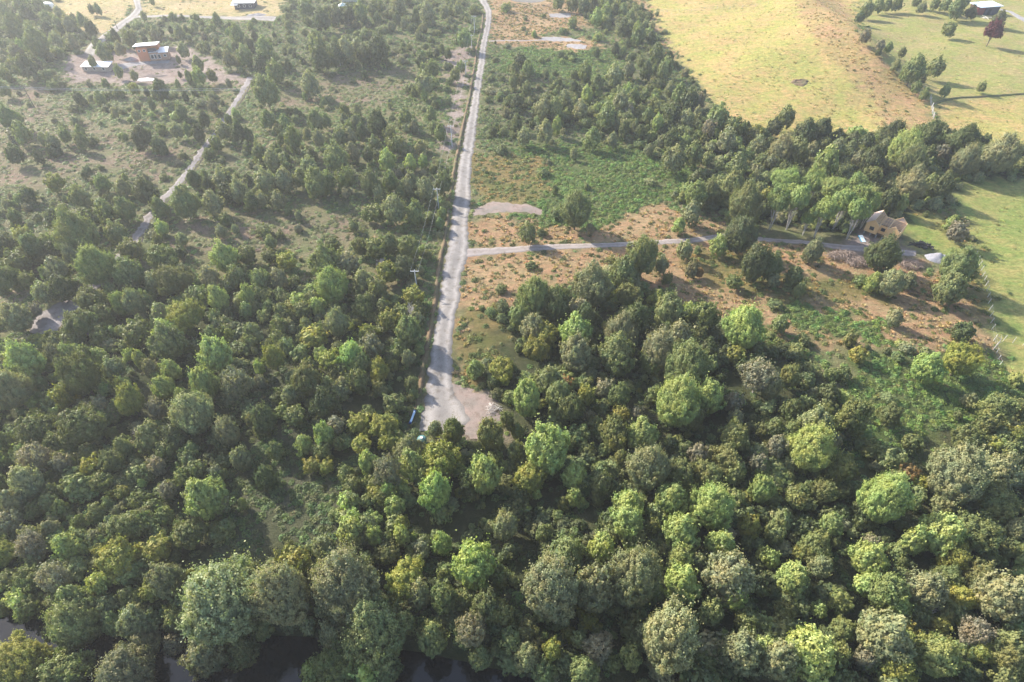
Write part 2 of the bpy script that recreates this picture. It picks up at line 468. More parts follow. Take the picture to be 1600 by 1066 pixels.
LT = [(378, 120, 398, 122), (362, 150, 380, 152), (340, 182, 358, 185), (322, 210, 338, 215), (300, 235, 322, 238), (284, 262, 300, 268), (262, 285, 284, 292), (232, 318, 246, 330), (208, 345, 236, 352), (186, 375, 214, 384), (150, 415, 184, 424), (118, 450, 152, 458), (80, 472, 128, 488), (45, 495, 100, 515), (40, 518, 84, 530)]
band('left_track', [(a * .62 + c * .38, b * .62 + d * .38, c * .95 + a * .05, d) for a, b, c, d in LT[:12]] + LT[12:], gravel('dull grey track', (.30, .27, .27), (.21, .19, .185), .6), .07, n=5, ragged=.9)
band('track_ditch_shade', [(c - 1, d, c + 3, d + 1) for a, b, c, d in LT], gravel('ditch soil with painted shade', (.035, .032, .026), (.06, .055, .04)), .05, n=3, ragged=.5)  # flat strip, the ditch's shade is put into its near-black colour
band('entrance_spur', [(739, 326, 739, 340), (770, 312, 772, 335), (820, 318, 816, 334), (850, 325, 846, 338)], M_pink, .05, n=5, ragged=1.1)
band('upper_track', [(202, -12, 222, -12), (206, 0, 222, 6), (210, 12, 224, 16), (200, 24, 212, 30), (180, 38, 194, 43), (160, 52, 175, 58), (140, 66, 158, 72), (128, 82, 150, 88)], M_road, .1, n=4)
band('cross_track', [(208, 24, 206, 29), (250, 23, 250, 27), (300, 24, 300, 28), (350, 25, 350, 31), (400, 24, 400, 33), (432, 25, 430, 35)], M_road, .1, n=4)
band('house_gravel_pad', [(178, 100, 190, 112), (205, 96, 205, 105), (235, 95, 235, 101), (266, 93, 264, 99)], M_slate, .07, n=4, ragged=.9)
band('building_pad', [(846, 57, 846, 64), (868, 56, 868, 66), (888, 58, 890, 66), (905, 62, 912, 66)], M_slate, .07, n=4, ragged=.9)
band('small_building_pad', [(885, 68, 885, 75), (902, 67, 900, 78), (918, 70, 914, 78)], M_slate, .07, n=4, ragged=.9)
band('far_building_pad', [(857, 20, 860, 28), (875, 19, 876, 29), (892, 20, 892, 28)], M_slate, .07, n=4, ragged=.9)
band('pad_path', [(764, 63, 764, 66), (800, 62, 800, 65), (846, 61, 846, 64)], M_track, .08, n=3)
band('shed_path', [(1558, 15, 1566, 14), (1575, 20, 1582, 17), (1590, 31, 1600, 26), (1618, 46, 1630, 38)], M_slate, .08, n=3)
band('top_yard', [(752, -40, 752, 2), (800, -40, 780, 3), (850, -40, 855, 8)], M_road, .1, n=4)

# earth bank with the ditch shade along the road's left side
def ridge(name, pts, w, h, m, jit=.3, wend=None):
    co = []; n = 6; rows = 0
    P3 = []
    for i in range(len(pts) - 1):
        k = max(2, int((pts[i + 1] - pts[i]).length / .8))
        P3 += [pts[i].lerp(pts[i + 1], j / k) for j in range(k)]
    P3.append(pts[-1])
    for i, q in enumerate(P3):
        d = (P3[min(i + 1, len(P3) - 1)] - P3[max(i - 1, 0)]); d.z = 0; d.normalize(); s = Vector((-d.y, d.x, 0))
        hh = h * (1 + jit * mnoise.noise(Vector((q.x * .6, q.y * .6, 0)))) * min(1, i / 3, (len(P3) - 1 - i) / 3)
        for k in range(n + 1):
            a = k / n * 2 - 1
            r = q + s * (a * w / 2 * (1 + jit * mnoise.noise(Vector((q.x, q.y, k)))))
            co.append((r.x, r.y, gz(r.x, r.y) - .15 + (hh + .15) * max(0, 1 - abs(a) ** 1.6)))
    ix = np.arange(len(P3) * (n + 1)).reshape(len(P3), n + 1)
    fs = np.stack([ix[:-1, :-1], ix[:-1, 1:], ix[1:, 1:], ix[1:, :-1]], -1).reshape(-1, 4)
    return link(name, mesh_np(name, co, fs, [m], None, True))
M_bank = gravel('red brown earth bank', (.20, .135, .085), (.10, .10, .05))
tag(ridge('earth_bank', [at(a - .7 * (c - a) / 14 - 3, b) for a, b, c, d in MAIN[3:25]], 1.4, .5, M_bank, .7), kind='structure')

# ------------------------------------------------------------------ foliage materials
def leaf_mat(name, per_instance):
    m, t, out = new_mat(name)
    if per_instance:
        a = t.nodes.new('ShaderNodeAttribute'); a.attribute_type = 'INSTANCER'; a.attribute_name = 'tint'; col = a.outputs['Color']
    else:
        col = t.nodes.new('ShaderNodeObjectInfo').outputs['Color']
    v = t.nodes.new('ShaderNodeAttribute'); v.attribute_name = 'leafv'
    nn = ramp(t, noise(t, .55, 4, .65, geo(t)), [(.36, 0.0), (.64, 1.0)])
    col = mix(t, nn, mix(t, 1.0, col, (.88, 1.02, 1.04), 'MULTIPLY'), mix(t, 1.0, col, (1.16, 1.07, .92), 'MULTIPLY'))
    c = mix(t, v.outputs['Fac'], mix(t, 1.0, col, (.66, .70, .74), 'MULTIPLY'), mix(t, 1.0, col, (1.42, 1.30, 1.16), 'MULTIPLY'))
    p = N(t, 'ShaderNodeBsdfPrincipled'); p.inputs['Roughness'].default_value = .55; p.inputs['Specular IOR Level'].default_value = .22
    L(t, c, p.inputs['Base Color'])
    tr = t.nodes.new('ShaderNodeBsdfTranslucent'); L(t, mix(t, 1.0, c, (1.1, 1.25, .6), 'MULTIPLY'), tr.inputs[0])
    ms = t.nodes.new('ShaderNodeMixShader'); ms.inputs[0].default_value = .30
    L(t, p.outputs[0], ms.inputs[1]); L(t, tr.outputs[0], ms.inputs[2]); L(t, ms.outputs[0], out.inputs[0])
    return m
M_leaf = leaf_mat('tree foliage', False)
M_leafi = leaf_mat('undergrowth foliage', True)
M_bark = simple('grey brown bark', (.20, .16, .12), (.12, .10, .08), .9, 6, bmp=.05)
M_pale = simple('pale grey bark', (.50, .46, .42), (.36, .33, .30), .85, 6)
M_dead = simple('bleached dead wood', (.62, .58, .54), (.45, .40, .37), .85, 6)

# ------------------------------------------------------------------ crowns: clumps of leaf faces spread over an uneven outline
def dirs(n, rng, low=-.55):
    k = np.arange(n) + .5
    z = 1 - (1 - low) * k / n
    ph = k * 2.399963 + rng.uniform(0, 6.28)
    r = np.sqrt(np.maximum(0, 1 - z * z))
    d = np.stack([r * np.cos(ph), r * np.sin(ph), z], 1) + rng.normal(0, .09, (n, 3))
    return d / np.linalg.norm(d, axis=1)[:, None]
def lumps(d, rng, n, amp, wid):
    c = dirs(n, rng, -.3); c += rng.normal(0, .25, c.shape); c /= np.linalg.norm(c, axis=1)[:, None]
    w = rng.uniform(.5, 1.0, n)
    dot = d @ c.T
    return amp * (np.max(w * np.exp((dot - 1) / wid), axis=1) - .45)
def envelope(d, kind, rng):
    z = d[:, 2]; hr = np.sqrt(1 - np.clip(z, -1, 1) ** 2)
    if kind == 'dome':   R = 1.0 - .16 * hr * np.maximum(z, 0) + lumps(d, rng, 9, .46, .07) - .10 * (z < -.3)
    elif kind == 'cone':   # egg shape with a narrow top
        R = np.where(z > 0, 1 - .56 * hr * z + .10 * z ** 4, 1.0) + lumps(d, rng, 8, .34, .06)
    elif kind == 'multi':   # several domes grown together
        cs = dirs(6, rng, -.1); off = np.concatenate([cs * rng.uniform(.38, .58, (6, 1)), [[0, 0, .12]]]); off[:, 2] *= .7
        sr = np.append(rng.uniform(.42, .58, 6), .62)
        bq = d @ off.T; disc = bq ** 2 - (off ** 2).sum(1) + sr ** 2
        R = np.max(np.where(disc > 0, bq + np.sqrt(np.maximum(disc, 0)), .45), axis=1) + lumps(d, rng, 12, .16, .03)
    elif kind == 'column': R = 1.0 - .25 * hr * np.maximum(z, 0) + lumps(d, rng, 8, .34, .06)
    elif kind == 'bushy':  R = .95 + lumps(d, rng, 9, .55, .07)
    elif kind == 'umbrella': R = np.where(z > 0, 1.0, .72) + lumps(d, rng, 8, .5, .07)
    else: R = .95 + lumps(d, rng, 8, .5, .06)
    return R
def crown_mesh(name, kind, seed, clumps, per, leaf, m, rc=.2, core=True, low=-.55, droop=0.0):
    rng = np.random.default_rng(seed)
    d = dirs(clumps, rng, low)
    env_seed = rng.integers(1 << 30)
    R = envelope(d, kind, np.random.default_rng(env_seed))
    depth = rng.choice([.88, .80, .62], clumps, p=[.55, .3, .15])
    C = d * (R * depth)[:, None]
    rcs = rc * rng.uniform(.65, 1.25, clumps)
    cl_v = rng.uniform(.15, .85, clumps)
    ci = np.repeat(np.arange(clumps), per)
    n = len(ci)
    ld = rng.normal(0, 1, (n, 3)) + d[ci] * .75; ld[:, 2] += .25; ld /= np.linalg.norm(ld, axis=1)[:, None]
    pos = C[ci] + ld * (rcs[ci] * rng.uniform(.55, 1.05, n))[:, None]
    spray = rng.exponential(.032, n) * (rng.uniform(0, 1, n) < .45)
    pos = pos + (d[ci] * .5 + np.array([0, 0, .8])) * (spray * (1 + 1.6 * (rng.uniform(0, 1, clumps) < .25)[ci]))[:, None]
    nrm = ld * .8 + d[ci] * .35 + rng.normal(0, .42, (n, 3)); nrm /= np.linalg.norm(nrm, axis=1)[:, None]
    up = np.tile([0, 0, 1.0], (n, 1)) + rng.normal(0, .6, (n, 3))
    a = np.cross(nrm, up); a /= np.linalg.norm(a, axis=1)[:, None]
    b = np.cross(nrm, a)
    s = leaf * rng.uniform(.6, 1.35, n)[:, None]
    q = np.stack([pos - a * s * .5 - b * s * .2, pos + b * s * -.62, pos + a * s * .55 + b * s * .1, pos + b * s * .75], 1).reshape(-1, 3)
    q[:, 2] -= droop * (np.abs(q[:, 0]) + np.abs(q[:, 1]))
    f = np.arange(4 * n).reshape(-1, 4)
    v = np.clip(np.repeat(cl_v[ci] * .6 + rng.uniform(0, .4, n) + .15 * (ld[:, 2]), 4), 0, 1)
    if core:   # leafy heart of the crown, inner shade painted in as darker tones, that stops the daylight
        nu, nv = 18, 12
        th = np.linspace(0, 2 * np.pi, nu, endpoint=False); ph = np.linspace(.02, np.pi * .82, nv)
        T, Pp = np.meshgrid(th, ph)
        cdv = np.stack([np.sin(Pp) * np.cos(T), np.sin(Pp) * np.sin(T), np.cos(Pp)], -1).reshape(-1, 3)
        cr = envelope(cdv, kind, np.random.default_rng(env_seed)) * .72 * (1 + rng.normal(0, .05, len(cdv)))
        cc = cdv * cr[:, None]
        ix = np.arange(nu * nv).reshape(nv, nu)
        cf = np.stack([ix[:-1], np.roll(ix, -1, 1)[:-1], np.roll(ix, -1, 1)[1:], ix[1:]], -1).reshape(-1, 4)[:, ::-1] + len(q)
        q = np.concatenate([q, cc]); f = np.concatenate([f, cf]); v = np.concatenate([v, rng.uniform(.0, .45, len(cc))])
    return mesh_np(name, q, f, [m], {'leafv': ('FLOAT', 'POINT', v)})

CROWNS = {}
def crown(kind, lod, var):
    key = (kind, lod, var)
    if key not in CROWNS:
        cl, per, lf, rc = {'L': (440, 84, .036, .105), 'M': (200, 50, .068, .145), 'S': (90, 38, .110, .20)}[lod]
        if kind == 'sparse': per = int(per * .55)
        low = {'umbrella': -.15, 'dome': -.6, 'multi': -.6, 'cone': -.85, 'column': -.9, 'bushy': -.5, 'sparse': -.5}[kind]
        CROWNS[key] = crown_mesh('crown', kind, hash(kind + lod) % 9999 if False else sum(map(ord, kind + lod)) * 17 + var, cl, per, lf, M_leaf, rc, kind not in ('sparse',), low)
    return CROWNS[key]

def trunk_mesh(kind, seed):
    """unit height; limbs spread inside the crown"""
    rng = random.Random(seed); mb = MB()
    multi = kind in ('umbrella', 'sparse', 'bushy')
    stems = 7 if kind == 'umbrella' else (3 if multi else 1)
    for s in range(stems):
        a = 2 * math.pi * s / stems + rng.uniform(-.4, .4); lean = (rng.uniform(.06, .34) if multi else .02)
        pts = []; r = (.019 if kind == 'umbrella' else .04) if multi else .06
        for k in range(6):
            f = k / 5
            pts.append((math.cos(a) * lean * f ** .8 + rng.uniform(-.012, .012), math.sin(a) * lean * f ** .8 + rng.uniform(-.012, .012), -.06 + f * 1.06))
        mb.tube(pts, [r * (1 - .14 * k) for k in range(6)], 6)
        for k in range(4):
            b = a + rng.uniform(-1.6, 1.6); f = rng.uniform(.5, .92); p0 = Vector(pts[int(f * 5)])
            L_ = rng.uniform(.22, .42)
            p1 = p0 + Vector((math.cos(b) * L_ * .5, math.sin(b) * L_ * .5, L_ * .5)); p2 = p1 + Vector((math.cos(b) * L_ * .4, math.sin(b) * L_ * .4, L_ * .6))
            mb.tube([p0, p1, p2], [r * .45, r * .3, r * .1], 5)
    return mb
TRUNKS = {}
def trunk(kind, var, m):
    key = (kind, var, m.name)
    if key not in TRUNKS: TRUNKS[key] = trunk_mesh(kind, 40 + var + len(kind)).mesh('trunk', m)
    return TRUNKS[key]

# ------------------------------------------------------------------ the trees of the place
# one row per sheet of the map: origin x, origin y | x y w h kind (quarter-pixel units of the photograph)
TREES = {
(0, 0): """30 80 90 110 g;80 165 110 150 g;170 90 90 110 d;225 260 140 190 g;295 170 70 90 d;285 110 60 70 g;370 90 70 80 p;430 150 80 110 p;455 110 35 50 d;510 130 60 90 g;565 180 75 110 d;570 60 35 60 d;610 60 45 70 g;
350 245 70 70 p;455 270 70 100 p;100 325 80 70 p;160 420 120 130 d;225 400 80 100 d;720 235 55 100 d;815 250 80 110 o;900 240 40 40 d;650 330 90 100 g;605 275 60 50 g;580 395 50 80 g;750 310 70 90 p;740 450 50 90 g;838 475 45 70 p;800 170 30 40 d;925 175 35 50 g;1005 205 40 45 d;1068 190 35 50 d;1125 210 70 100 p;975 230 80 80 p;1160 185 30 50 d;1215 165 50 50 g;1145 315 70 80 p;1115 375 30 80 d;
1235 405 75 75 g;1240 480 85 100 b;1182 485 50 85 g;1112 530 35 80 g;1125 470 25 50 d;1250 550 40 40 g;1325 480 60 80 o;1430 525 35 60 m;1160 610 40 80 d;1000 580 105 115 d;918 580 35 60 d;950 660 40 80 d;840 560 60 80 y;485 610 60 80 d;620 610 60 80 g;
1480 220 90 120 g;1560 290 60 100 d;1530 350 95 120 g;1430 375 70 110 p;1355 125 55 80 g;1470 290 50 60 d;1590 225 40 60 d;1435 155 25 35 d;900 105 35 60 g;950 10 30 50 g;1130 700 75 110 g;1275 750 75 110 d;1330 665 65 90 m;1470 710 50 50 b;1425 745 50 50 g;1395 820 100 90 p;1490 830 90 130 d;1350 900 70 100 o;1555 850 60 130 d;1175 815 55 90 g;1240 840 70 110 d;1105 820 80 100 p;885 855 130 130 d;995 915 90 120 d;
405 850 75 100 g;505 880 80 120 g;60 740 130 150 g;135 830 110 120 g;330 890 80 110 p;240 985 60 90 d;90 970 90 130 d;500 820 60 60 g;30 470 70 90 o;220 480 30 50 p;300 470 50 50 g;720 710 40 70 p;850 720 60 70 p;780 860 40 60 g;270 870 60 80 p;240 30 70 90 g;20 560 80 80 g;130 30 80 90 g;360 150 60 80 g""",
(400, 0): """310 55 90 110 g;410 125 110 100 d;500 100 100 100 d;580 90 80 110 d;650 80 90 130 g;735 60 80 100 p;775 50 50 100 g;885 40 110 110 p;885 120 50 80 d;1000 100 50 90 g;925 150 40 70 p;1070 85 100 60 p;760 120 60 60 g;950 10 50 40 d;1260 60 60 80 p;1180 80 60 50 p;30 390 70 90 d;120 450 110 90 g;200 410 50 60 d;60 320 120 90 g;60 570 160 110 g;340 530 120 80 p;380 280 120 70 g;400 370 130 110 d;500 350 120 110 d;560 320 120 80 p;640 310 100 90 p;760 320 150 110 d;680 340 100 90 d;115 220 30 40 d;
1200 340 50 70 d;1130 330 40 60 d;1030 385 70 70 d;1100 430 80 80 g;1245 470 70 90 g;1280 420 60 70 g;1050 530 120 100 p;1052 595 45 100 b;1300 250 90 90 g;70 750 90 110 g;255 710 55 60 d;370 760 105 130 g;230 880 95 160 g;320 840 60 80 p;390 870 70 120 p;435 760 70 90 g;755 770 145 160 d;630 700 60 80 p;550 745 60 60 p;580 800 70 60 g;625 770 80 60 p;525 850 90 110 p;590 850 80 100 p;660 820 60 100 d;930 740 90 80 g;990 790 60 80 p;1095 720 75 80 g;1110 800 60 80 p;840 860 90 120 o;870 920 110 120 o;180 770 80 70 g;155 870 45 60 d;100 1000 100 90 p;20 960 90 130 g;500 990 150 120 g;600 960 100 100 p;700 970 70 90 d;820 1005 105 110 b;965 1020 80 90 b;1045 1010 60 80 b;330 1040 100 60 p;1150 830 80 80 g;350 980 80 80 d;740 900 80 80 g""",
(800, 0): """290 15 70 50 g;380 20 80 60 g;450 40 80 70 d;510 30 60 80 d;600 15 90 50 g;680 10 60 50 d;590 70 70 80 b;640 60 60 80 g;690 70 60 60 g;530 110 80 60 b;610 120 50 60 d;700 180 90 80 d;780 180 50 80 b;830 170 50 60 d;740 110 60 50 g;870 240 70 50 d;790 230 90 50 g;530 335 40 65 d;645 310 60 80 d;695 325 50 70 g;905 335 90 90 g;980 365 70 40 d;50 385 90 80 d;15 440 70 90 g;100 430 80 60 g;460 450 90 80 g;640 480 120 110 p;730 440 80 100 p;890 440 50 70 g;840 450 80 120 d;960 430 100 80 g;930 460 60 50 o;
90 560 65 90 g;70 500 90 80 o;10 510 60 100 g;390 550 50 80 d;530 530 80 120 g;467 600 75 115 b;720 575 70 100 b;760 600 80 100 g;680 640 110 120 p;990 560 70 90 p;1050 590 100 90 g;910 590 60 60 y;1110 620 120 90 d;1170 630 80 60 m;30 640 80 80 d;200 680 120 140 p;270 690 110 110 g;330 630 100 70 p;400 640 50 60 g;430 690 100 110 p;595 730 130 120 g;735 695 65 75 m;640 770 70 90 p;850 720 65 80 g;912 770 75 110 b;1000 720 120 100 d;1090 750 100 90 p;1160 720 60 120 p;30 770 80 110 g;280 790 65 110 b;210 830 100 150 p;75 860 90 90 p;505 870 110 80 g;630 880 80 80 p;770 790 50 80 p;560 640 60 50 o;700 820 70 120 d;800 830 80 80 d;855 940 60 70 p;1000 870 110 90 d;
1230 810 90 120 m;1290 740 140 90 g;1380 800 140 100 o;1340 880 120 110 p;1430 820 70 120 d;1470 790 40 60 g;1540 795 30 40 b;1500 850 100 70 o;1540 910 100 110 p;385 965 45 80 p;1010 1000 140 80 p;1130 970 120 90 g;1410 1040 120 60 g""",
(1200, 0): """690 35 70 60 g;745 35 60 55 g;810 25 70 60 g;620 60 80 80 g;575 110 60 60 d;1045 25 60 60 g;1110 30 70 60 g;930 10 60 30 g;960 50 60 60 p;1180 50 100 60 g;1270 80 70 50 d;1220 15 80 40 d;1130 190 80 90 o;1445 120 80 70 d;1410 200 110 120 r;605 235 70 70 m;755 300 50 60 g;840 330 50 60 g;915 430 140 140 g;1050 425 100 80 g;1335 545 55 55 g;1108 570 60 60 g;690 330 40 40 d;700 290 60 60 m;800 410 60 40 p;960 490 60 50 d;930 545 60 40 g;980 590 60 50 g;
115 735 110 90 g;40 800 100 100 d;240 820 140 130 d;340 810 130 130 d;440 860 90 90 d;540 870 80 60 d;620 890 100 110 d;790 840 160 110 d;1020 840 150 150 d;1230 880 190 130 d;1460 960 220 190 p;90 930 150 140 p;190 970 120 150 o;270 940 80 80 p;430 940 110 110 p;520 930 80 80 g;360 1020 150 110 b;860 930 190 140 b;900 1000 160 130 g;650 1000 150 130 d;730 920 90 80 p;700 1030 100 70 o;1000 970 100 90 d;1240 1000 160 120 p;1370 1020 120 110 p;560 1000 80 110 p;20 1010 70 80 p;1090 960 80 90 m""",
(0, 267): """175 150 90 90 d;40 210 50 50 p;530 25 45 50 d;780 45 40 50 b;350 80 110 80 y;640 80 90 80 g;500 170 120 80 g;770 110 90 110 p;910 130 150 150 d;655 250 115 130 g;780 240 120 140 g;350 310 120 100 d;540 310 130 120 d;90 290 80 70 g;725 390 120 120 g;970 190 60 90 y;1000 240 100 140 g;1010 360 80 100 b;1135 430 70 70 p;1150 200 160 120 g;1300 100 75 110 d;1210 50 90 90 d;1390 60 120 90 p;1330 200 120 100 p;1420 140 110 120 d;1490 130 130 130 p;1570 200 90 120 d;
475 400 230 160 g;450 540 95 190 p;600 590 200 240 b;200 480 140 130 g;60 490 140 150 d;140 400 100 70 y;310 460 100 120 g;340 500 100 110 d;120 580 150 100 o;45 680 130 150 o;175 690 80 110 o;270 760 110 120 p;360 620 130 80 p;290 650 60 110 g;385 735 150 150 d;820 500 120 130 o;1030 560 170 130 o;800 640 160 130 g;740 620 90 100 p;1090 700 190 190 o;970 700 110 120 p;1400 540 150 190 b;1365 800 115 160 b;1550 780 80 130 b;1310 670 110 80 p;1240 790 130 120 o;1150 640 90 80 p;1480 660 110 120 g;1540 530 110 110 o;760 830 100 200 b;840 830 120 180 p;900 820 90 130 g;580 820 170 160 o;640 900 120 130 o;1010 900 120 110 p;1160 920 200 170 y;1240 870 40 70 b;100 920 160 130 p;510 960 170 140 o;1050 1020 150 110 b;850 1020 160 100 o;1330 1030 100 80 g;1400 1000 80 60 o;215 880 80 90 m;1380 380 70 70 p;1470 365 50 40 p""",
(400, 267): """60 70 130 100 p;180 60 120 110 p;280 50 90 120 g;370 70 150 150 g;560 60 110 140 o;450 60 90 120 g;720 80 130 180 g;840 70 90 140 g;970 90 90 150 p;1060 120 130 150 p;1170 80 100 150 g;770 150 70 110 p;900 130 60 70 g;860 240 150 150 p;750 270 120 120 o;690 280 60 80 g;1000 270 100 150 g;30 180 80 90 p;140 190 100 100 p;265 285 40 90 p;610 350 60 60 g;1150 330 60 70 g;1165 265 60 70 g;1100 300 60 70 g;200 250 50 60 g;480 465 90 90 o;650 480 80 110 o;750 490 120 130 o;840 460 100 110 g;960 490 130 140 o;790 560 100 90 w;430 570 170 150 g;475 710 190 190 b;580 590 120 130 m;665 690 110 110 p;820 640 115 130 y;930 610 140 160 d;760 740 110 130 o;680 850 130 130 o;800 860 100 110 d;985 790 120 90 y;965 870 110 150 w;835 940 115 130 y;950 1000 160 150 g;1025 620 45 60 p;510 950 130 170 p;720 1030 60 60 m;190 570 110 100 y;140 670 100 80 p;90 540 90 90 o;30 680 100 110 g;290 870 100 90 o;90 450 70 60 g""",
(800, 267): """1150 150 140 150 g;1240 130 130 150 g;1380 100 150 140 g;1460 210 210 230 g;1160 60 110 60 d;1430 400 200 170 d;1293 470 100 130 b;1080 500 90 120 p;820 550 200 240 o;700 640 160 170 g;930 590 80 110 p;970 680 60 80 o;1045 345 80 75 b;1120 270 120 50 p;490 370 50 90 m;100 390 110 130 g;400 240 200 130 g;270 120 40 60 g;1120 620 70 100 p;1170 640 50 60 f;1520 580 160 240 d;1390 700 90 60 o;145 790 190 260 g;280 850 150 270 d;500 720 230 240 p;730 790 150 140 o;915 790 70 80 b;770 930 190 180 d;980 880 180 150 g;1110 880 90 90 b;1200 920 150 180 o;130 980 150 140 p;50 920 110 160 g;420 880 130 120 m;400 1010 180 110 b;680 1010 200 160 p;1150 1020 130 110 o;1450 980 240 220 b;210 1030 150 70 y;450 930 150 200 d;1040 1030 150 70 p""",
(1200, 267): """60 210 140 170 t;180 190 160 190 t;100 80 170 130 t;280 90 170 120 t;350 260 160 170 t;400 130 180 150 t;470 210 150 170 t;570 180 150 170 t;560 270 130 170 t;640 220 90 150 t;250 310 80 100 t;560 80 110 100 t;835 210 70 120 b;760 180 130 150 d;900 90 170 140 p;1010 90 90 130 g;1090 100 120 170 d;650 40 120 110 o;1150 330 80 70 b;1180 390 120 90 m;285 500 110 160 p;25 600 110 200 g;165 670 110 130 d;195 750 60 100 g;720 525 190 180 d;660 700 90 120 b;770 700 140 140 p;870 690 90 100 p;1195 595 200 150 g;1140 740 160 210 g;75 960 90 110 g;790 920 90 60 p;1220 1005 110 50 d""",
(0, 533): """150 120 190 180 b;420 70 90 100 b;330 80 80 120 p;60 300 220 260 p;510 230 220 280 o;400 360 100 160 y;875 115 70 110 b;710 170 120 130 p;1070 190 100 150 b;775 265 70 60 b;1025 290 125 150 b;1125 340 60 100 b;1045 10 190 170 g;1345 90 200 220 b;1275 270 150 210 b;1480 270 170 190 m;820 380 150 200 y;710 450 60 90 p;540 440 100 90 y;590 500 140 120 o;1200 450 240 220 p;940 170 80 130 p;990 430 100 140 m;840 560 60 110 w;770 670 100 130 g;1420 570 130 210 p;1510 740 110 180 p;980 780 100 100 m;1350 820 70 90 m;1290 980 230 190 b;1370 1020 120 100 p;1515 1020 50 80 b;240 560 200 130 o;520 540 220 170 o;220 740 170 160 m;160 880 190 200 p;390 770 100 130 m;1050 940 90 110 m;760 950 90 70 y;885 890 50 40 b;950 600 170 160 o;1090 600 150 130 d;700 760 150 120 o;30 640 100 180 g;80 1010 150 100 p;1140 610 60 80 y;1040 680 130 110 o;1160 810 80 60 o;1570 500 60 110 p;20 740 90 110 o;350 640 120 120 g;620 420 110 110 m;460 900 120 110 o;640 880 130 110 o""",
(400, 533): """110 110 110 180 y;20 170 60 90 b;30 260 60 100 m;310 260 170 200 o;430 380 160 180 d;220 340 110 120 p;250 470 120 110 o;45 490 130 180 d;600 90 150 130 b;665 150 90 140 g;770 190 120 140 y;460 130 130 110 y;720 40 130 110 m;950 110 70 140 p;640 260 110 150 o;540 270 80 80 p;770 290 80 90 o;970 270 80 90 g;640 520 130 120 y;800 540 160 120 y;500 530 100 110 m;425 590 110 150 b;300 650 110 120 b;125 690 80 140 g;830 630 120 80 y;660 650 110 60 y;350 780 100 90 y;440 790 90 80 y;410 690 110 110 o;700 760 110 160 b;960 690 170 120 p;980 770 170 150 b;820 830 160 220 m;1120 560 80 180 p;1230 580 130 160 o;1470 600 150 200 o;1150 760 230 180 y;1120 940 200 240 b;1430 840 190 240 b;825 940 90 130 b;870 1030 120 90 b;1540 190 150 150 y;700 1000 90 90 o;560 830 90 90 g;1370 180 100 90 b;60 850 130 150 d;600 900 110 100 o;1570 500 90 220 o;1330 900 110 170 d;520 650 60 130 o;1050 850 120 120 g""",
(800, 533): """400 80 200 200 p;660 80 200 220 g;150 60 150 140 y;930 60 240 160 p;1090 150 280 200 g;870 140 150 160 o;90 360 160 260 b;230 250 160 160 g;290 340 160 130 g;335 260 80 80 f;460 350 100 130 y;360 430 150 170 o;575 300 100 110 m;670 340 140 120 g;1040 380 280 270 b;1230 350 180 220 b;1120 490 160 150 o;810 590 185 190 b;850 790 260 300 p;640 590 180 200 o;680 460 110 80 y;780 460 80 70 m;220 680 240 300 b;390 850 150 170 b;350 650 90 100 o;110 860 190 180 y;390 980 90 120 b;155 960 50 90 b;730 1020 170 130 b;1000 990 190 150 b;1250 1030 260 120 b;1160 710 110 120 m;1240 720 90 110 o;1340 740 160 150 o;1050 840 170 150 o;1220 830 150 120 o;1400 820 110 110 g;1540 230 190 220 m;1400 90 110 110 y;1390 600 170 180 o;1020 640 90 80 o;1380 390 110 110 m;680 740 80 110 o;1560 930 130 180 b;1390 990 120 80 o;1560 560 80 90 o;1540 760 100 110 m;1220 60 130 150 d;560 900 120 150 g;30 700 110 130 o;1400 480 90 90 p""",
(1200, 533): """130 230 120 150 o;560 90 100 90 y;1000 170 170 150 b;1200 130 210 140 y;20 290 110 260 p;290 530 200 140 p;280 670 270 260 b;525 490 180 240 o;340 460 110 120 o;40 550 110 130 g;760 470 130 140 o;150 580 120 140 o;50 670 110 150 m;440 800 170 200 o;350 940 140 150 o;200 1000 100 100 o;10 950 80 220 b;1190 830 340 300 p;1440 810 200 220 p;1400 1010 220 160 o;730 980 290 180 b;950 890 80 90 y;880 830 110 90 f;800 770 70 60 b;1100 1020 120 120 p;1430 430 190 180 o;1250 620 180 120 o;1260 370 80 80 p;1370 520 110 140 o;1540 590 110 110 y;1540 850 90 90 p;380 330 120 120 d;900 640 110 90 o;1560 420 90 110 o;150 430 120 110 d""",
(0, 800): """60 70 130 120 m;410 210 130 110 b;200 210 160 120 m;20 260 160 160 y;310 110 100 80 p;600 160 100 80 p;800 90 180 110 o;750 300 230 140 y;640 240 90 60 y;980 240 160 100 y;620 440 120 130 b;340 420 180 130 m;190 420 150 140 o;480 680 300 200 g;340 750 110 100 p;1040 430 180 230 p;950 500 120 130 y;870 520 60 100 o;850 680 200 220 p;720 700 140 150 g;900 840 180 130 p;1390 560 480 480 p;1300 880 250 170 p;1520 870 200 180 g;1100 650 120 130 o;1190 140 170 110 o;130 960 300 220 y;430 1010 260 110 o;780 1020 320 110 p;20 610 60 180 g;1190 400 60 110 y;200 580 130 120 o;440 540 150 110 g;60 420 110 100 o;1100 830 130 130 m""",
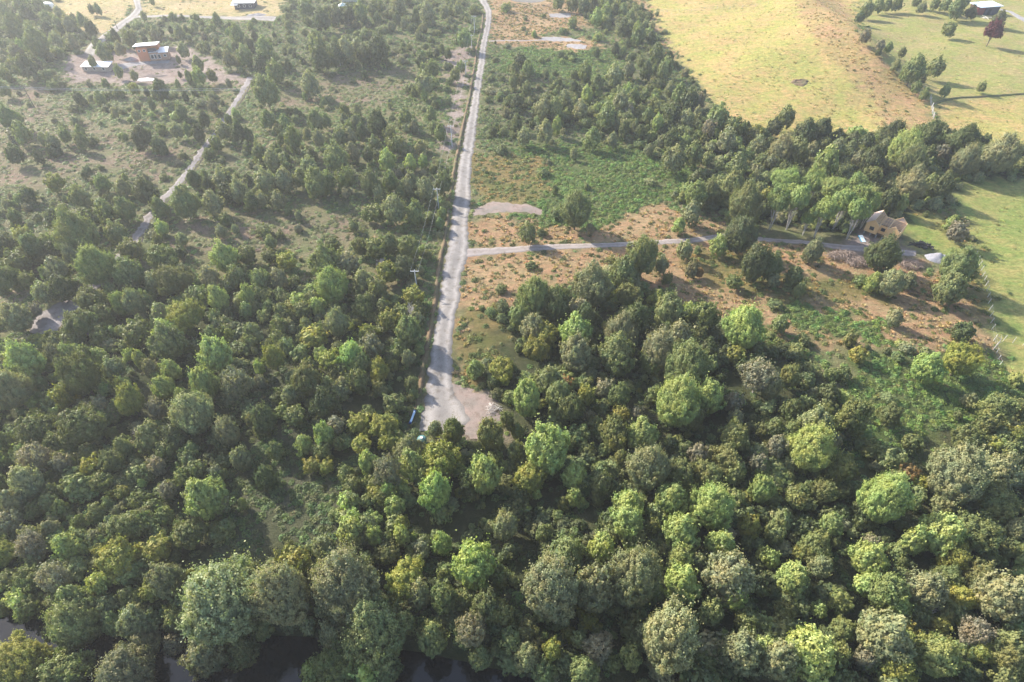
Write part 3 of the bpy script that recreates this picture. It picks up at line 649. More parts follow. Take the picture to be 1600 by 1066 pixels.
(400, 800): """420 220 140 150 p;590 130 130 160 b;700 80 100 120 p;740 150 100 140 b;910 150 95 150 b;990 160 50 80 b;1055 190 90 90 g;1165 200 110 170 b;560 450 420 380 p;160 520 330 400 p;750 740 400 300 g;500 760 220 200 p;940 430 220 170 y;1020 510 130 200 p;1365 340 240 280 b;1170 540 150 200 g;1310 540 120 120 o;1440 590 170 210 g;740 400 60 80 y;1165 400 50 90 o;1350 750 180 200 m;1100 780 200 200 g;1560 90 140 260 p;360 1010 150 90 b;450 1040 130 60 b;680 1030 200 80 b;800 980 200 160 g;90 420 110 70 y;520 980 300 120 o;240 330 200 80 y;930 690 120 150 g;1510 430 110 140 o;1400 900 150 120 g;1540 640 120 150 o;820 260 130 130 o""",
(800, 800): """720 60 200 180 b;1060 130 200 230 b;1475 100 120 170 y;560 230 150 180 b;250 480 330 440 p;520 480 250 330 p;760 420 310 430 p;990 790 350 470 p;1060 290 150 160 b;1070 440 210 200 b;1165 320 100 130 p;1300 210 180 150 b;1340 150 100 100 m;1360 400 280 240 p;1390 540 130 170 b;1570 270 80 120 b;340 260 200 180 g;400 210 80 80 y;200 140 90 110 g;1440 880 250 240 p;1320 770 50 70 b;1570 870 140 200 b;540 850 170 170 m;420 800 90 130 g;740 910 130 150 o;250 870 110 120 y;100 900 160 170 p;100 740 130 130 o;200 1000 170 120 g;1240 630 130 170 g;1460 680 140 130 o;450 990 160 110 g;1200 960 130 130 o;880 100 90 160 o;620 90 80 110 g""",
(1200, 800): """395 75 130 150 b;1080 130 230 200 b;910 180 130 220 b;1300 140 220 200 o;1550 100 120 160 p;630 290 190 160 b;640 350 110 80 m;640 200 90 70 m;1150 280 190 150 y;150 410 190 210 b;300 220 180 130 o;200 260 100 100 y;20 300 90 160 b;330 340 140 150 p;610 450 130 120 b;750 500 220 170 g;800 600 160 150 b;990 480 220 170 p;1120 410 150 150 o;1330 410 200 130 o;1220 540 150 140 y;1470 530 280 220 p;1040 600 120 110 w;320 610 90 100 b;730 780 300 250 p;860 720 120 90 y;870 790 90 90 b;1060 900 220 260 b;260 880 300 240 b;60 930 200 250 p;1290 760 180 150 m;1310 860 150 120 y;800 970 200 120 y;460 740 150 150 o;1480 900 200 200 o;100 640 130 130 o;450 560 140 120 o;420 900 130 160 o;1080 710 100 90 y;600 920 110 130 m;1550 720 130 130 g;930 600 110 110 o;40 150 110 120 o;1200 200 110 120 g""",
}
PAL = {'b': (.285, .335, .132), 'g': (.188, .218, .102), 'd': (.110, .131, .064), 'p': (.238, .245, .146), 'o': (.165, .182, .075),
       'y': (.238, .242, .070), 'm': (.225, .212, .155), 't': (.240, .300, .115), 'r': (.130, .045, .060), 'f': (.230, .150, .065), 'w': (.5, .46, .43)}
CNAME = {'b': 'bright green', 'g': 'mid green', 'd': 'dark green', 'p': 'pale grey-green', 'o': 'olive brown', 'y': 'yellow-green',
         'm': 'greyish mauve', 't': 'pale-stemmed green', 'r': 'purple-leaved', 'f': 'rusty orange', 'w': 'leafless white'}
T = []
for (ox, oy), txt in TREES.items():
    for row in txt.replace('\n', '').split(';'):
        a = row.split()
        if len(a) != 5: continue
        x, y, w, h = (float(v) / 4 for v in a[:4]); x += ox; y += oy
        sh = 0.0
        # ray through the middle of the crown, crown centre about 0.9 radius plus a short trunk above ground
        zc = 3.0
        for _ in range(4):
            p = at(x, y, zc); s = scale_at(p)
            r = max(.55, w / 2 / s)
            dep = math.atan2(CAMZ - p.z, math.hypot(p.x, p.y))
            k2 = (h / 2 / s) ** 2 - (r * math.sin(dep)) ** 2
            rz = math.sqrt(max(k2, 0)) / math.cos(dep)
            lo = {'b': 1.45, 'g': 1.45, 'd': 1.3, 'p': 1.4, 'm': 1.4}.get(a[4], 1.1) * (1 if r < 4.2 else .92 if r < 5 else .85)
            rz = min(max(rz * 1.1, lo * r), 1.95 * r)
            zc = rz * (1.85 if a[4] == 't' else 1.2 if a[4] == 'r' else .95) + (.12 * r)
        asp = rz / r
        kind = {'t': 'umbrella', 'm': 'sparse', 'w': 'dead', 'r': 'bushy', 'f': 'bushy', 'o': 'bushy', 'y': 'bushy'}.get(a[4])
        if kind is None: kind = 'column' if asp > 1.75 else ('cone' if asp > 1.1 else 'dome')
        if r > 3.5 and kind in ('dome', 'bushy'): kind = 'multi'
        T.append(dict(x=p.x, y=p.y, r=r, rz=rz, zc=zc, c=a[4], kind=kind, px=x, py=y, area=w * h, w=w, h=h, asp=asp))
print('trees listed', len(T))

# ------------------------------------------------------------------ individual trees
EXTRA = [  # dead stems and lone bushes: px, py, w, h, kind
    (600, 405, 26, 30, 'w'), (1190, 590, 40, 30, 'w')]
LAND = [('the timber cabin frame', 1385, 360), ('the white gravel heap', 1465, 403), ('the road junction', 722, 392),
        ('the gravel dead end', 705, 665), ('the orange-walled house', 235, 85), ('the long white-roofed shed', 150, 103),
        ('the dark shed roof', 1545, 12), ('the fence corner', 1548, 525), ('the purple-leaved tree', 1552, 50),
        ('the left track mouth', 75, 505), ('the pasture hollow', 1250, 129),
        ('the bright river patch', 345, 1050), ('the bottom-edge water', 690, 1055), ('the river at bottom left', 90, 1020),
        ('the bottom right corner', 1600, 1066), ('the top left corner', 0, 0), ('the left edge midpoint', 0, 533),
        ('the right edge midpoint', 1600, 533), ('the brush pile', 1330, 405), ('the grove of pale stems', 1270, 310),
        ('the grey gravel pads', 880, 66), ('the bare mauve clearing', 540, 140), ('the pasture fence line', 1455, 170),
        ('the road top', 757, 5), ('the bend in the left track', 345, 185), ('the dark skyline house', 383, 5),
        ('the leafless roadside tree', 641, 484), ('the bramble clearing', 1450, 620), ('the dark clearing', 490, 840),
        ('the biggest riverside tree', 347, 940), ('the pale twin-domed tree', 882, 920), ('the far left power pole', 48, 153),
        ('the middle of the side track', 1000, 382), ('the orange grass clearing', 1300, 490)]
SIZES = lambda r: 'tiny' if r < 1.3 else 'small' if r < 2.2 else 'medium-sized' if r < 3.4 else 'large' if r < 4.8 else 'very large'
SHAPES = {'dome': 'domed', 'cone': 'pointed', 'column': 'columnar', 'bushy': 'bushy', 'multi': 'broad lobed', 'sparse': 'thin twiggy', 'umbrella': 'spreading', 'dead': 'bare'}
ORD = ['', 'closest', 'second closest', 'third closest', 'fourth closest', 'fifth closest', 'sixth closest', 'seventh closest', 'eighth closest',
       'ninth closest', 'tenth closest', 'eleventh closest', 'twelfth closest']
for q in T:
    q['desc'] = '%s %s %s tree' % (SIZES(q['r']), SHAPES[q['kind']], CNAME[q['c']])
SPECIAL = {}
order = sorted(range(len(T)), key=lambda i: -(T[i]['area'] + (1e9 if T[i]['c'] in 'rw' else 2500 if T[i]['c'] in 't' else 0)))
NIND = 288
IND = order[:NIND]; REST = order[NIND:]
bydesc = {}
for i, q in enumerate(T): bydesc.setdefault(q['desc'], []).append(i)
ranks = {}
for dsc, ids in bydesc.items():
    for li, (nm, lx, ly) in enumerate(LAND):
        for k, i in enumerate(sorted(ids, key=lambda i: math.hypot(T[i]['px'] - lx, T[i]['py'] - ly))): ranks[(i, li)] = k + 1
COLG = {'b': 'bright green broadleaf trees', 'g': 'mid green broadleaf trees', 'd': 'dark green evergreen trees', 'p': 'pale grey-green trees',
        'o': 'olive brown bushy trees', 'y': 'yellow-green bushy trees', 'm': 'thin greyish mauve trees', 't': 'pale-stemmed trees of the grove above the side track',
        'w': 'bare bleached dead trees', 'r': None, 'f': 'rusty orange bushes'}
def tree_label(i):
    q = T[i]
    if q['c'] == 'r': return 'purple-leaved tree standing alone in the pasture below the dark shed'
    n = len(bydesc[q['desc']])
    best = None
    for li, (nm, lx, ly) in enumerate(LAND):
        k = ranks[(i, li)]
        if k > 12: continue
        dist = math.hypot(q['px'] - lx, q['py'] - ly)
        sc = dist / 110 + (k - 1) * 1.1
        if best is None or sc < best[0]: best = (sc, li, k)
    _, li, k = best
    if n == 1: return q['desc'] + ' near ' + LAND[li][0]
    return '%s, %s such tree to %s' % (q['desc'], ORD[k], LAND[li][0])

def dead_mesh(seed):
    rng = random.Random(seed); mb = MB()
    def br(p, d, ln, r, dep):
        q = p + d * ln
        mid = (p + q) / 2 + Vector((rng.uniform(-.05, .05), rng.uniform(-.05, .05), 0)) * ln
        mb.tube([p, mid, q], [r, r * .8, r * .55], 5, False)
        if dep == 0: return
        for k in range(3 if dep > 1 else 4):
            e = (d + Vector((rng.uniform(-.9, .9), rng.uniform(-.9, .9), rng.uniform(-.1, .5)))).normalized()
            br(p + (q - p) * rng.uniform(.5, 1), e, ln * rng.uniform(.5, .75), r * .55, dep - 1)
    for k in range(3):
        a = k * 2.1 + rng.uniform(-.4, .4)
        br(Vector((0, 0, -.1)), Vector((math.cos(a) * .3, math.sin(a) * .3, 1)).normalized(), .5, .035, 4)
    return mb
DEAD = [dead_mesh(5).mesh('branches', M_dead), dead_mesh(8).mesh('branches', M_dead)]
def tint(c, rng):
    b = np.array(PAL[c]); f = rng.uniform(.84, 1.18)
    return tuple(np.clip(b * f * (1 + rng.normal(0, .03, 3)), .01, .8)) + (1.0,)
trng = np.random.default_rng(21)
for q in T:
    g_ = 1.17 if q['y'] < 115 else 1.06 if q['y'] < 160 else 1.0
    q['r'] *= g_; q['rz'] *= (1 + (g_ - 1) * .7)
for n, i in enumerate(IND):
    q = T[i]; base = gz(q['x'], q['y']); rz_ = trng.uniform(0, 6.28)
    if q['kind'] == 'dead':
        root = empty('dead_tree', (q['x'], q['y'], base), rz_)
        hgt = max(q['zc'] + q['rz'] * .6, 2.5)
        b_ = link('branches', DEAD[n % 2], root); b_.scale = (q['r'] * 1.5, q['r'] * 1.5, hgt * .8)
        tag(root, tree_label(i).replace('tiny ', 'small '), 'dead tree', COLG['w']); continue
    nm = {'t': 'pale_stemmed_tree', 'm': 'twiggy_tree', 'o': 'bushy_tree', 'y': 'bushy_tree', 'f': 'bushy_tree', 'd': 'evergreen_tree', 'r': 'purple_tree'}.get(q['c'], 'broadleaf_tree')
    root = empty(nm, (q['x'], q['y'], base), rz_)
    lod = 'L' if q['r'] > 3.4 else 'M' if q['r'] > 1.7 else 'S'
    if q['y'] > 190: lod = 'S' if q['r'] < 3 else 'M'
    cr = link('crown', crown(q['kind'], lod, n % (4 if lod != 'S' else 3)), root)
    zc = q['zc']
    cr.location = (0, 0, zc); cr.scale = (q['r'], q['r'] * trng.uniform(.9, 1.1), q['rz'])
    cr.color = tint(q['c'], trng)
    tr_ = link('trunk', trunk(q['kind'], n % 2, M_pale if q['c'] in 'tmw' else M_bark), root)
    sx = max(q['r'], zc * .5); tr_.scale = (sx, sx, zc + q['rz'] * .35)
    tag(root, tree_label(i), 'tree', COLG[q['c']])

# ------------------------------------------------------------------ everything nobody could count: smaller growth, as point clouds that carry plants
def lib(name, meshes):
    c = bpy.data.collections.new(name)
    for k, me in enumerate(meshes):
        o = bpy.data.objects.new('%s_%02d' % (name, k), me); c.objects.link(o)
    return c
def scatter(name, coll, pts, scl, rot, idx, tints, label=None, cat=None):
    me = mesh_np(name, np.asarray(pts), np.zeros((0, 3), int), [],
                 {'scl': ('FLOAT_VECTOR', 'POINT', scl), 'rot': ('FLOAT_VECTOR', 'POINT', rot), 'idx': ('INT', 'POINT', idx), 'tint': ('FLOAT_COLOR', 'POINT', np.concatenate([tints, np.ones((len(tints), 1))], 1))})
    o = link(name, me)
    ng = bpy.data.node_groups.new(name + ' scatter', 'GeometryNodeTree')
    ng.interface.new_socket('Geometry', in_out='INPUT', socket_type='NodeSocketGeometry')
    ng.interface.new_socket('Geometry', in_out='OUTPUT', socket_type='NodeSocketGeometry')
    gi = ng.nodes.new('NodeGroupInput'); go = ng.nodes.new('NodeGroupOutput')
    ip = ng.nodes.new('GeometryNodeInstanceOnPoints'); ci = ng.nodes.new('GeometryNodeCollectionInfo')
    ci.inputs['Collection'].default_value = coll; ci.inputs['Separate Children'].default_value = True; ci.inputs['Reset Children'].default_value = True
    def attr(nm, typ):
        a = ng.nodes.new('GeometryNodeInputNamedAttribute'); a.data_type = typ; a.inputs['Name'].default_value = nm
        return a.outputs[0]
    ng.links.new(gi.outputs[0], ip.inputs['Points']); ng.links.new(ci.outputs[0], ip.inputs['Instance'])
    ip.inputs['Pick Instance'].default_value = True
    ng.links.new(attr('idx', 'INT'), ip.inputs['Instance Index'])
    ng.links.new(attr('rot', 'FLOAT_VECTOR'), ip.inputs['Rotation'])
    ng.links.new(attr('scl', 'FLOAT_VECTOR'), ip.inputs['Scale'])
    ng.links.new(ip.outputs[0], go.inputs[0])
    md = o.modifiers.new('scatter', 'NODES'); md.node_group = ng
    tag(o, label, cat, kind='stuff')
    return o
BUSH = lib('bush_source', [crown_mesh('bush', k, 300 + j, 34, 26, .15, M_leafi, .26, True, lo) for j, (k, lo) in enumerate([('bushy', -.2), ('cone', -.3), ('bushy', -.3), ('cone', -.5), ('sparse', -.2), ('bushy', -.1), ('cone', -.4), ('dome', -.2)])])
SMALLT = lib('tree_source', [crown_mesh('smalltree', k, 400 + j, 56, 34, .13, M_leafi, .24, True, -.8) for j, k in enumerate(['dome', 'cone', 'column', 'bushy', 'cone', 'dome'])])
def weed_mesh(seed):
    rng = np.random.default_rng(seed); n = 70
    a = rng.uniform(0, 6.28, n); r = np.sqrt(rng.uniform(0, 1, n)); h = rng.uniform(.05, 1, n) * (1 - .6 * r * r) * (.6 + .5 * np.sin(a * 2 + seed) ** 2)
    pos = np.stack([r * np.cos(a), r * np.sin(a), h], 1)
    nrm = np.stack([np.cos(a) * .5, np.sin(a) * .5, np.ones(n)], 1) + rng.normal(0, .45, (n, 3)); nrm /= np.linalg.norm(nrm, axis=1)[:, None]
    u = np.cross(nrm, rng.normal(0, 1, (n, 3))); u /= np.linalg.norm(u, axis=1)[:, None]; v = np.cross(nrm, u); s = rng.uniform(.16, .34, n)[:, None]
    q = np.stack([pos - u * s, pos - v * s * .6, pos + u * s, pos + v * s * .6], 1).reshape(-1, 3)
    return mesh_np('weed', q, np.arange(4 * n).reshape(-1, 4), [M_leafi], {'leafv': ('FLOAT', 'POINT', np.repeat(rng.uniform(0, 1, n), 4))})
def tuft_mesh(seed):
    rng = np.random.default_rng(seed); n = 46
    a = rng.uniform(0, 6.28, n); b = rng.uniform(0, .35, n); out_ = rng.uniform(.3, 1.0, n); h = rng.uniform(.5, 1, n); w = .07
    p0 = np.stack([b * np.cos(a), b * np.sin(a), np.zeros(n) - .05], 1); tip = np.stack([out_ * np.cos(a), out_ * np.sin(a) , h * (1.1 - .5 * out_)], 1)
    s = np.stack([-np.sin(a), np.cos(a), np.zeros(n)], 1) * w
    midp = p0 * .45 + tip * .55; midp[:, 2] += .15
    q = np.stack([p0 - s, p0 + s, midp + s, midp - s], 1).reshape(-1, 3); q2 = np.stack([midp - s, midp + s, tip + s * .2, tip - s * .2], 1).reshape(-1, 3)
    q = np.concatenate([q, q2]); v = np.tile(np.repeat(rng.uniform(0, 1, n), 4), 2)
    return mesh_np('tuft', q, np.arange(len(q)).reshape(-1, 4), [M_leafi], {'leafv': ('FLOAT', 'POINT', v)})
WEED = lib('weed_source', [weed_mesh(s) for s in range(5)])
TUFT = lib('tuft_source', [tuft_mesh(s) for s in range(4)])

# smaller trees of the far growth, each where it stands
rg = np.random.default_rng(5)
pts = [(T[i]['x'], T[i]['y'], gz(T[i]['x'], T[i]['y']) + T[i]['zc']) for i in REST]
kid = {'dome': (0, 5), 'cone': (1, 4), 'column': (2, 2), 'bushy': (3, 3), 'multi': (0, 5), 'sparse': (3, 0), 'umbrella': (0, 5), 'dead': (3, 3)}
scatter('small_far_trees', SMALLT, pts, [(T[i]['r'], T[i]['r'], T[i]['rz']) for i in REST], [(0, 0, rg.uniform(0, 6.28)) for _ in REST],
        [kid[T[i]['kind']][int(rg.integers(2))] for i in REST], np.array([tint(T[i]['c'], rg)[:3] for i in REST]), 'smaller trees spread through the scrub and woodland behind', 'trees')

def on_road(x, y, grow=0.0):
    r = np.zeros(x.shape, bool)
    for poly in ROAD_AREAS:
        for dx, dy in ((0, 0), (grow, 0), (-grow, 0), (0, grow), (0, -grow)):
            r |= inside(poly, x + dx, y + dy)
    return r
BLOCK = []      # footprints kept clear: x, y, radius
for bx, by, br_ in [(1385, 362, 7.5), (235, 90, 9.5), (150, 108, 8), (1465, 405, 3.6), (1545, 18, 10), (1345, 375, 1.8), (230, 126, 5), (75, 10, 6), (383, 12, 9), (1435, 383, 3.5), (648, 655, 1.2), (1330, 406, 4.5), (1418, 412, 4), (660, 690, 1.5), (1205, 361, 3), (1240, 365, 3), (1275, 369, 3), (1310, 373, 3), (1335, 376, 2.5)]:
    p_ = at(bx, by); BLOCK.append((p_.x, p_.y, br_))
def sample(dens_key, col):
    """random places with a density per zone"""
    rngl = np.random.default_rng(100 + col)
    dens = np.array([ZONE[k][2 + dens_key] for k in ZK]); dm = dens.max()
    x0, x1, y0, y1 = -330, 330, 6, 370
    n = int((x1 - x0) * (y1 - y0) * dm)
    x = rngl.uniform(x0, x1, n); y = rngl.uniform(y0, y1, n)
    z = ground(x, y); dep = y * CP + (CAMZ - z) * SP; px = W / 2 + F * x / dep
    v = y * SP + (z - CAMZ) * CP; py = H / 2 - F * v / dep
    m = (px > -160) & (px < 1760) & (py < 1190) & (py > -70)
    x, y = x[m], y[m]
    zz = zone_ids(x, y)
    m = rngl.uniform(0, 1, len(x)) * dm < dens[zz]
    clump = np.sin(x * .19 + 1.2 * np.sin(y * .13)) * np.sin(y * .17 + 1.1 * np.sin(x * .11)) + .5 * np.sin(x * .53 + y * .37)
    m &= (clump > rngl.uniform(-1.6, .6 if dens_key != 1 else -.1, len(x)))
    m &= ~on_road(x, y, 1.3 if dens_key == 0 else 0) & (river_dist(x, y) > (4.7 if dens_key == 0 else 5.2))
    for bx, by, br_ in BLOCK: m &= np.hypot(x - bx, y - by) > br_
    return x[m], y[m], zz[m], rngl
MIX = {'forest': 'ddgddgogggpgooyogpgb', 'thicket': 'dggpoogpogpgm', 'scrub': 'dggpoogpbg', 'bramble': 'ggbg', 'mixed': 'gopg', 'mauve': 'mpgdo', 'bare': 'g', 'dark': 'dg', 'orange': 'o', 'pasture': 'g', 'rim': 'g', 'lawn': 'g', 'green': 'g', 'straw': 'g'}
x, y, zz, rg = sample(0, 1)
n = len(x)
far = np.clip((y - 60) / 200, 0, 1)
r = rg.uniform(.5, 1.55, n) ** 1.2 * (1 + .1 * far); hz = r * rg.uniform(.7, 1.7, n)
thk = zz == ZK.index('thicket'); r = np.where(thk, r * .78, r); hz = np.where(thk, hz * .8, hz)
big = rg.uniform(0, 1, n) < .10; r = np.where(big, r * 1.5, r); rx = r * rg.uniform(.75, 1.35, n)
sp = .5 + .5 * np.sin(x * .085 + 1.7 * np.sin(y * .06)) * np.sin(y * .075 + 1.3 * np.sin(x * .05 + 2)) + rg.normal(0, .16, n)   # kinds grow in groups
tc = np.array([tint(MIX[ZK[k]][int(np.clip(q, 0, .999) * len(MIX[ZK[k]]))], rg)[:3] for k, q in zip(zz, sp)])
scatter('undergrowth', BUSH, np.stack([x, y, ground(x, y) + hz * .45], 1), np.stack([rx, r, hz], 1), np.stack([rg.normal(0, .12, n), rg.normal(0, .12, n), rg.uniform(0, 6.28, n)], 1), rg.integers(0, 8, n), tc,
        'mixed green and olive undergrowth filling the woodland between the trees', 'undergrowth')
print('undergrowth', n)
x, y, zz, rg = sample(1, 2)
n = len(x)
r = rg.uniform(.28, .75, n); hz = r * rg.uniform(.5, 1.0, n)
WC = {'bramble': (.150, .215, .070), 'scrub': (.165, .215, .085), 'thicket': (.155, .195, .085), 'forest': (.105, .140, .060), 'dark': (.105, .140, .058), 'mixed': (.15, .17, .06), 'mauve': (.17, .195, .09)}
tc = np.array([np.array(WC.get(ZK[k], (.12, .14, .05))) * rg.uniform(.7, 1.35) * (1 + rg.normal(0, .08, 3)) for k in zz])
scatter('brambles_and_weeds', WEED, np.stack([x, y, ground(x, y)], 1), np.stack([r, r, hz], 1), np.stack([0 * x, 0 * x, rg.uniform(0, 6.28, n)], 1), rg.integers(0, 5, n), np.clip(tc, .01, 1),
        'low green brambles and weeds covering the ground', 'weeds')
print('weeds', n)
x, y, zz, rg = sample(2, 3)
n = len(x)
r = rg.uniform(.3, .8, n); hz = r * rg.uniform(.25, .45, n)
hz = np.where(np.isin(zz, [ZK.index('orange'), ZK.index('mixed')]), hz * 1.6, hz * np.where(np.isin(zz, [ZK.index('pasture'), ZK.index('lawn'), ZK.index('green')]), .65, 1))
TCOL = {'orange': (.41, .30, .175), 'pasture': (.40, .36, .15), 'rim': (.41, .31, .16), 'lawn': (.36, .36, .14), 'green': (.32, .33, .12), 'straw': (.56, .46, .24), 'mixed': (.34, .25, .11), 'mauve': (.27, .21, .15)}
tc = np.array([np.array(TCOL.get(ZK[k], (.24, .21, .10))) * rg.uniform(.8, 1.25) * (1 + rg.normal(0, .06, 3)) for k in zz])
scatter('dry_grass', TUFT, np.stack([x, y, ground(x, y)], 1), np.stack([r, r, hz], 1), np.stack([0 * x, 0 * x, rg.uniform(0, 6.28, n)], 1), rg.integers(0, 4, n), np.clip(tc, .01, 1),
        'dry straw-coloured grass tufts in the clearings and pastures', 'dry grass')
print('grass', n)

# ------------------------------------------------------------------ buildings
M_osb = simple('raw sheathing board', (.88, .56, .27), (.74, .45, .21), .8, 5)
M_stud = simple('fresh sawn timber', (.86, .62, .36), (.76, .52, .28), .75, 4)
M_white = simple('white metal roofing', (.82, .82, .82), (.74, .75, .76), .45, .6)
M_orange = simple('orange painted boards', (.62, .23, .12), (.52, .19, .10), .7, 2)
M_dark = simple('dark blue grey cladding', (.05, .055, .085), (.035, .04, .06), .6, 2)
M_red = simple('dark red cladding', (.24, .05, .05), (.18, .04, .045), .6, 2)
M_glass = simple('dark glass and interior shade', (.03, .035, .045), (.02, .025, .03), .1, 2)
M_trim = simple('white window trim', (.75, .74, .72), None, .6)
M_conc = simple('grey concrete', (.45, .44, .42), None, .85)
M_floor = simple('plywood floor with painted shade', (.16, .11, .07), (.11, .08, .05), .85)  # shade inside the open cabin is put into this dark floor colour
M_pan = simple('bleached plywood', (.66, .50, .42), (.58, .43, .36), .8)
M_post = simple('weathered pale posts', (.62, .60, .56), (.48, .46, .43), .85)
M_postg = simple('grey split posts', (.62, .60, .57), (.50, .48, .45), .85)
M_wire = simple('galvanised wire', (.55, .55, .57), None, .45, metal=.6)

def gable(mb, x0, x1, y, z, rise, th=.07):
    xm = (x0 + x1) / 2
    v = [(x0, y, z), (x1, y, z), (xm, y, z + rise), (x0, y + th, z), (x1, y + th, z), (xm, y + th, z + rise)]
    mb.add(v, [(0, 1, 2), (5, 4, 3), (0, 3, 4, 1), (1, 4, 5, 2), (2, 5, 3, 0)])
def wall_x(mb, x0, x1, y, z0, z1, wins=(), th=.08):
    """wall along x with window openings (centre x, sill z, width, height)"""
    xs = x0
    for (cx, sz, w, h) in sorted(wins):
        mb.box(((xs + cx - w / 2) / 2, y, (z0 + z1) / 2), (cx - w / 2 - xs, th, z1 - z0))
        mb.box((cx, y, (z0 + sz) / 2), (w, th, sz - z0)); mb.box((cx, y, (sz + h + z1) / 2), (w, th, z1 - sz - h)); xs = cx + w / 2
    mb.box(((xs + x1) / 2, y, (z0 + z1) / 2), (x1 - xs, th, z1 - z0))
def cross_frame(mb, cx, y, z, w, h):
    for s in (-1, 1): mb.bar((cx + s * w / 2, y, z), (cx + s * w / 2, y, z + h), .06); 
    for q in (0, h): mb.bar((cx - w / 2, y, z + q), (cx + w / 2, y, z + q), .06)
    mb.bar((cx, y, z), (cx, y, z + h), .05); mb.bar((cx - w / 2, y, z + h / 2), (cx + w / 2, y, z + h / 2), .05)

# the timber cabin still being framed, on short piles
pB = at(1349, 360, .7); pA = at(1397.5, 378.8, .7)
ang = math.atan2(pA.y - pB.y, pA.x - pB.x)
cab = empty('timber_frame_cabin', (pB.x, pB.y, gz(pB.x, pB.y)), ang)
tag(cab, 'half built timber cabin with bare roof frames, standing on short piles at grove end', 'cabin')
LW, D, Z0, ZE, RS = 7.1, 5.4, .75, 2.95, 1.15
X1, X2, RE = 2.75, 4.45, .85
w = MB()
wall_x(w, 0, X1, 0, Z0, ZE, [(1.45, 1.45, .95, .85)]); gable(w, 0, X1, -.035, ZE, RS)
wall_x(w, X2, LW, 0, Z0, ZE, [(5.8, 1.45, 1.0, .85)]); gable(w, X2, LW, -.035, ZE, RS)
w.build('front_wall', M_osb, cab)
w = MB(); wall_x(w, X1 + .05, X2 - .05, RE, Z0, ZE, [(3.6, 1.6, .85, .8)])
w.box((X1, RE / 2, (Z0 + ZE) / 2), (.07, RE - .1, ZE - Z0)); w.box((X2, RE / 2, (Z0 + ZE) / 2), (.07, RE - .1, ZE - Z0)); w.build('recessed_wall', M_osb, cab)
w = MB(); w.box((LW - .02, D / 2, (Z0 + 1.7) / 2), (.08, D - .1, 1.7 - Z0)); w.box((LW - .02, D / 2, 2.65), (.08, D - .1, ZE - 2.35))
for a, b in ((.05, 1.4), (2.1, 3.4), (4.1, D - .05)): w.box((LW - .02, (a + b) / 2, 2.03), (.08, b - a, .655))
w.box((0.02, D / 2, (Z0 + ZE) / 2), (.08, D - .1, ZE - Z0)); w.build('side_wall', M_osb, cab)
w = MB(); wall_x(w, 0, LW, D, Z0, ZE); gable(w, 0, X1, D - .035, ZE, RS); gable(w, X2, LW, D - .035, ZE, RS); w.build('back_wall', M_pan, cab)
w = MB(); w.box((LW / 2, D / 2, Z0 + .06), (LW - .2, D - .2, .1)); w.build('floor_deck', M_floor, cab)
# boarded outer slope of the left wing
w = MB(); n = Vector((-RS, 0, X1 / 2)).normalized() * .05
a, b = Vector((-.18, -.15, ZE - .13)), Vector((X1 / 2, -.15, ZE + RS)); c_, d_ = Vector((X1 / 2, D + .15, ZE + RS)), Vector((-.18, D + .15, ZE - .13))
w.add([a, b, c_, d_, a + n, b + n, c_ + n, d_ + n], [(3, 2, 1, 0), (4, 5, 6, 7), (0, 1, 5, 4), (1, 2, 6, 5), (2, 3, 7, 6), (3, 0, 4, 7)]); w.build('roof_sheeting', M_pan, cab)
w = MB()   # rafters and ceiling joists
for k in range(8):
    y = .1 + k * (D - .2) / 7
    w.bar((X1 / 2, y, ZE + RS - .03), (X1, y, ZE), .06, .1)
    if k in (0, 7): w.bar((LW, y, ZE), ((X2 + LW) / 2, y, ZE + RS), .06, .1)
    w.bar((X2, y, ZE - .02), (LW, y, ZE - .02), .05, .1); w.bar((0, y, ZE - .03), (X1, y, ZE - .03), .05, .1)
w.bar((X1 / 2, 0, ZE + RS), (X1 / 2, D, ZE + RS), .09); w.bar((X2, .0, ZE + .02), (X2, D, ZE + .02), .1); w.bar((X1, 0, ZE + .02), (X1, D, ZE + .02), .1); w.bar((LW - .02, 0, ZE + .03), (LW - .02, D, ZE + .03), .12)
ym = (RE + D) / 2
w.bar((X1 / 2, ym, ZE + RS + .02), (X2 + .5, ym, ZE + RS * .9), .1)
for k in range(7):
    x = X1 / 2 + .25 + k * .5
    if x < X2 + .6:
        w.bar((x, RE, ZE + .05), (x, ym, ZE + RS), .06, .1); w.bar((x, D, ZE + .05), (x, ym, ZE + RS), .06, .1)
for f in (.33, .66): w.bar((X1 / 2, RE + (ym - RE) * f, ZE + RS * f), (X2 + .3, RE + (ym - RE) * f, ZE + RS * f), .05, .08)
for s in (0, D):
    for (xa, xb) in ((0, X1), (X2, LW)): w.bar((xa, s - .06, ZE), ((xa + xb) / 2, s - .06, ZE + RS), .07); w.bar((xb, s - .06, ZE), ((xa + xb) / 2, s - .06, ZE + RS), .07)
w.build('roof_frame', M_stud, cab)
for (cx, y, sz, ww, hh) in ((1.45, -.01, 1.45, .95, .85), (5.8, -.01, 1.45, 1.0, .85), (3.6, RE - .01, 1.6, .85, .8)):
    w = MB(); cross_frame(w, cx, y, sz, ww, hh); f_ = w.build('window_frame', M_glass, cab)
    w = MB(); w.box((cx, y + .25, sz + hh / 2), (ww + .1, .02, hh + .1)); w.build('interior_shade_sheet', M_glass, f_)  # dark sheet behind the opening, painted to stand for the unlit interior
for i in range(6):
    for j in range(3):
        w = MB(); w.tube([(.3 + i * 1.3, .12 + j * 2.5, -.3), (.3 + i * 1.3, .12 + j * 2.5, Z0)], .13, 8); w.build('pile', M_conc, cab)

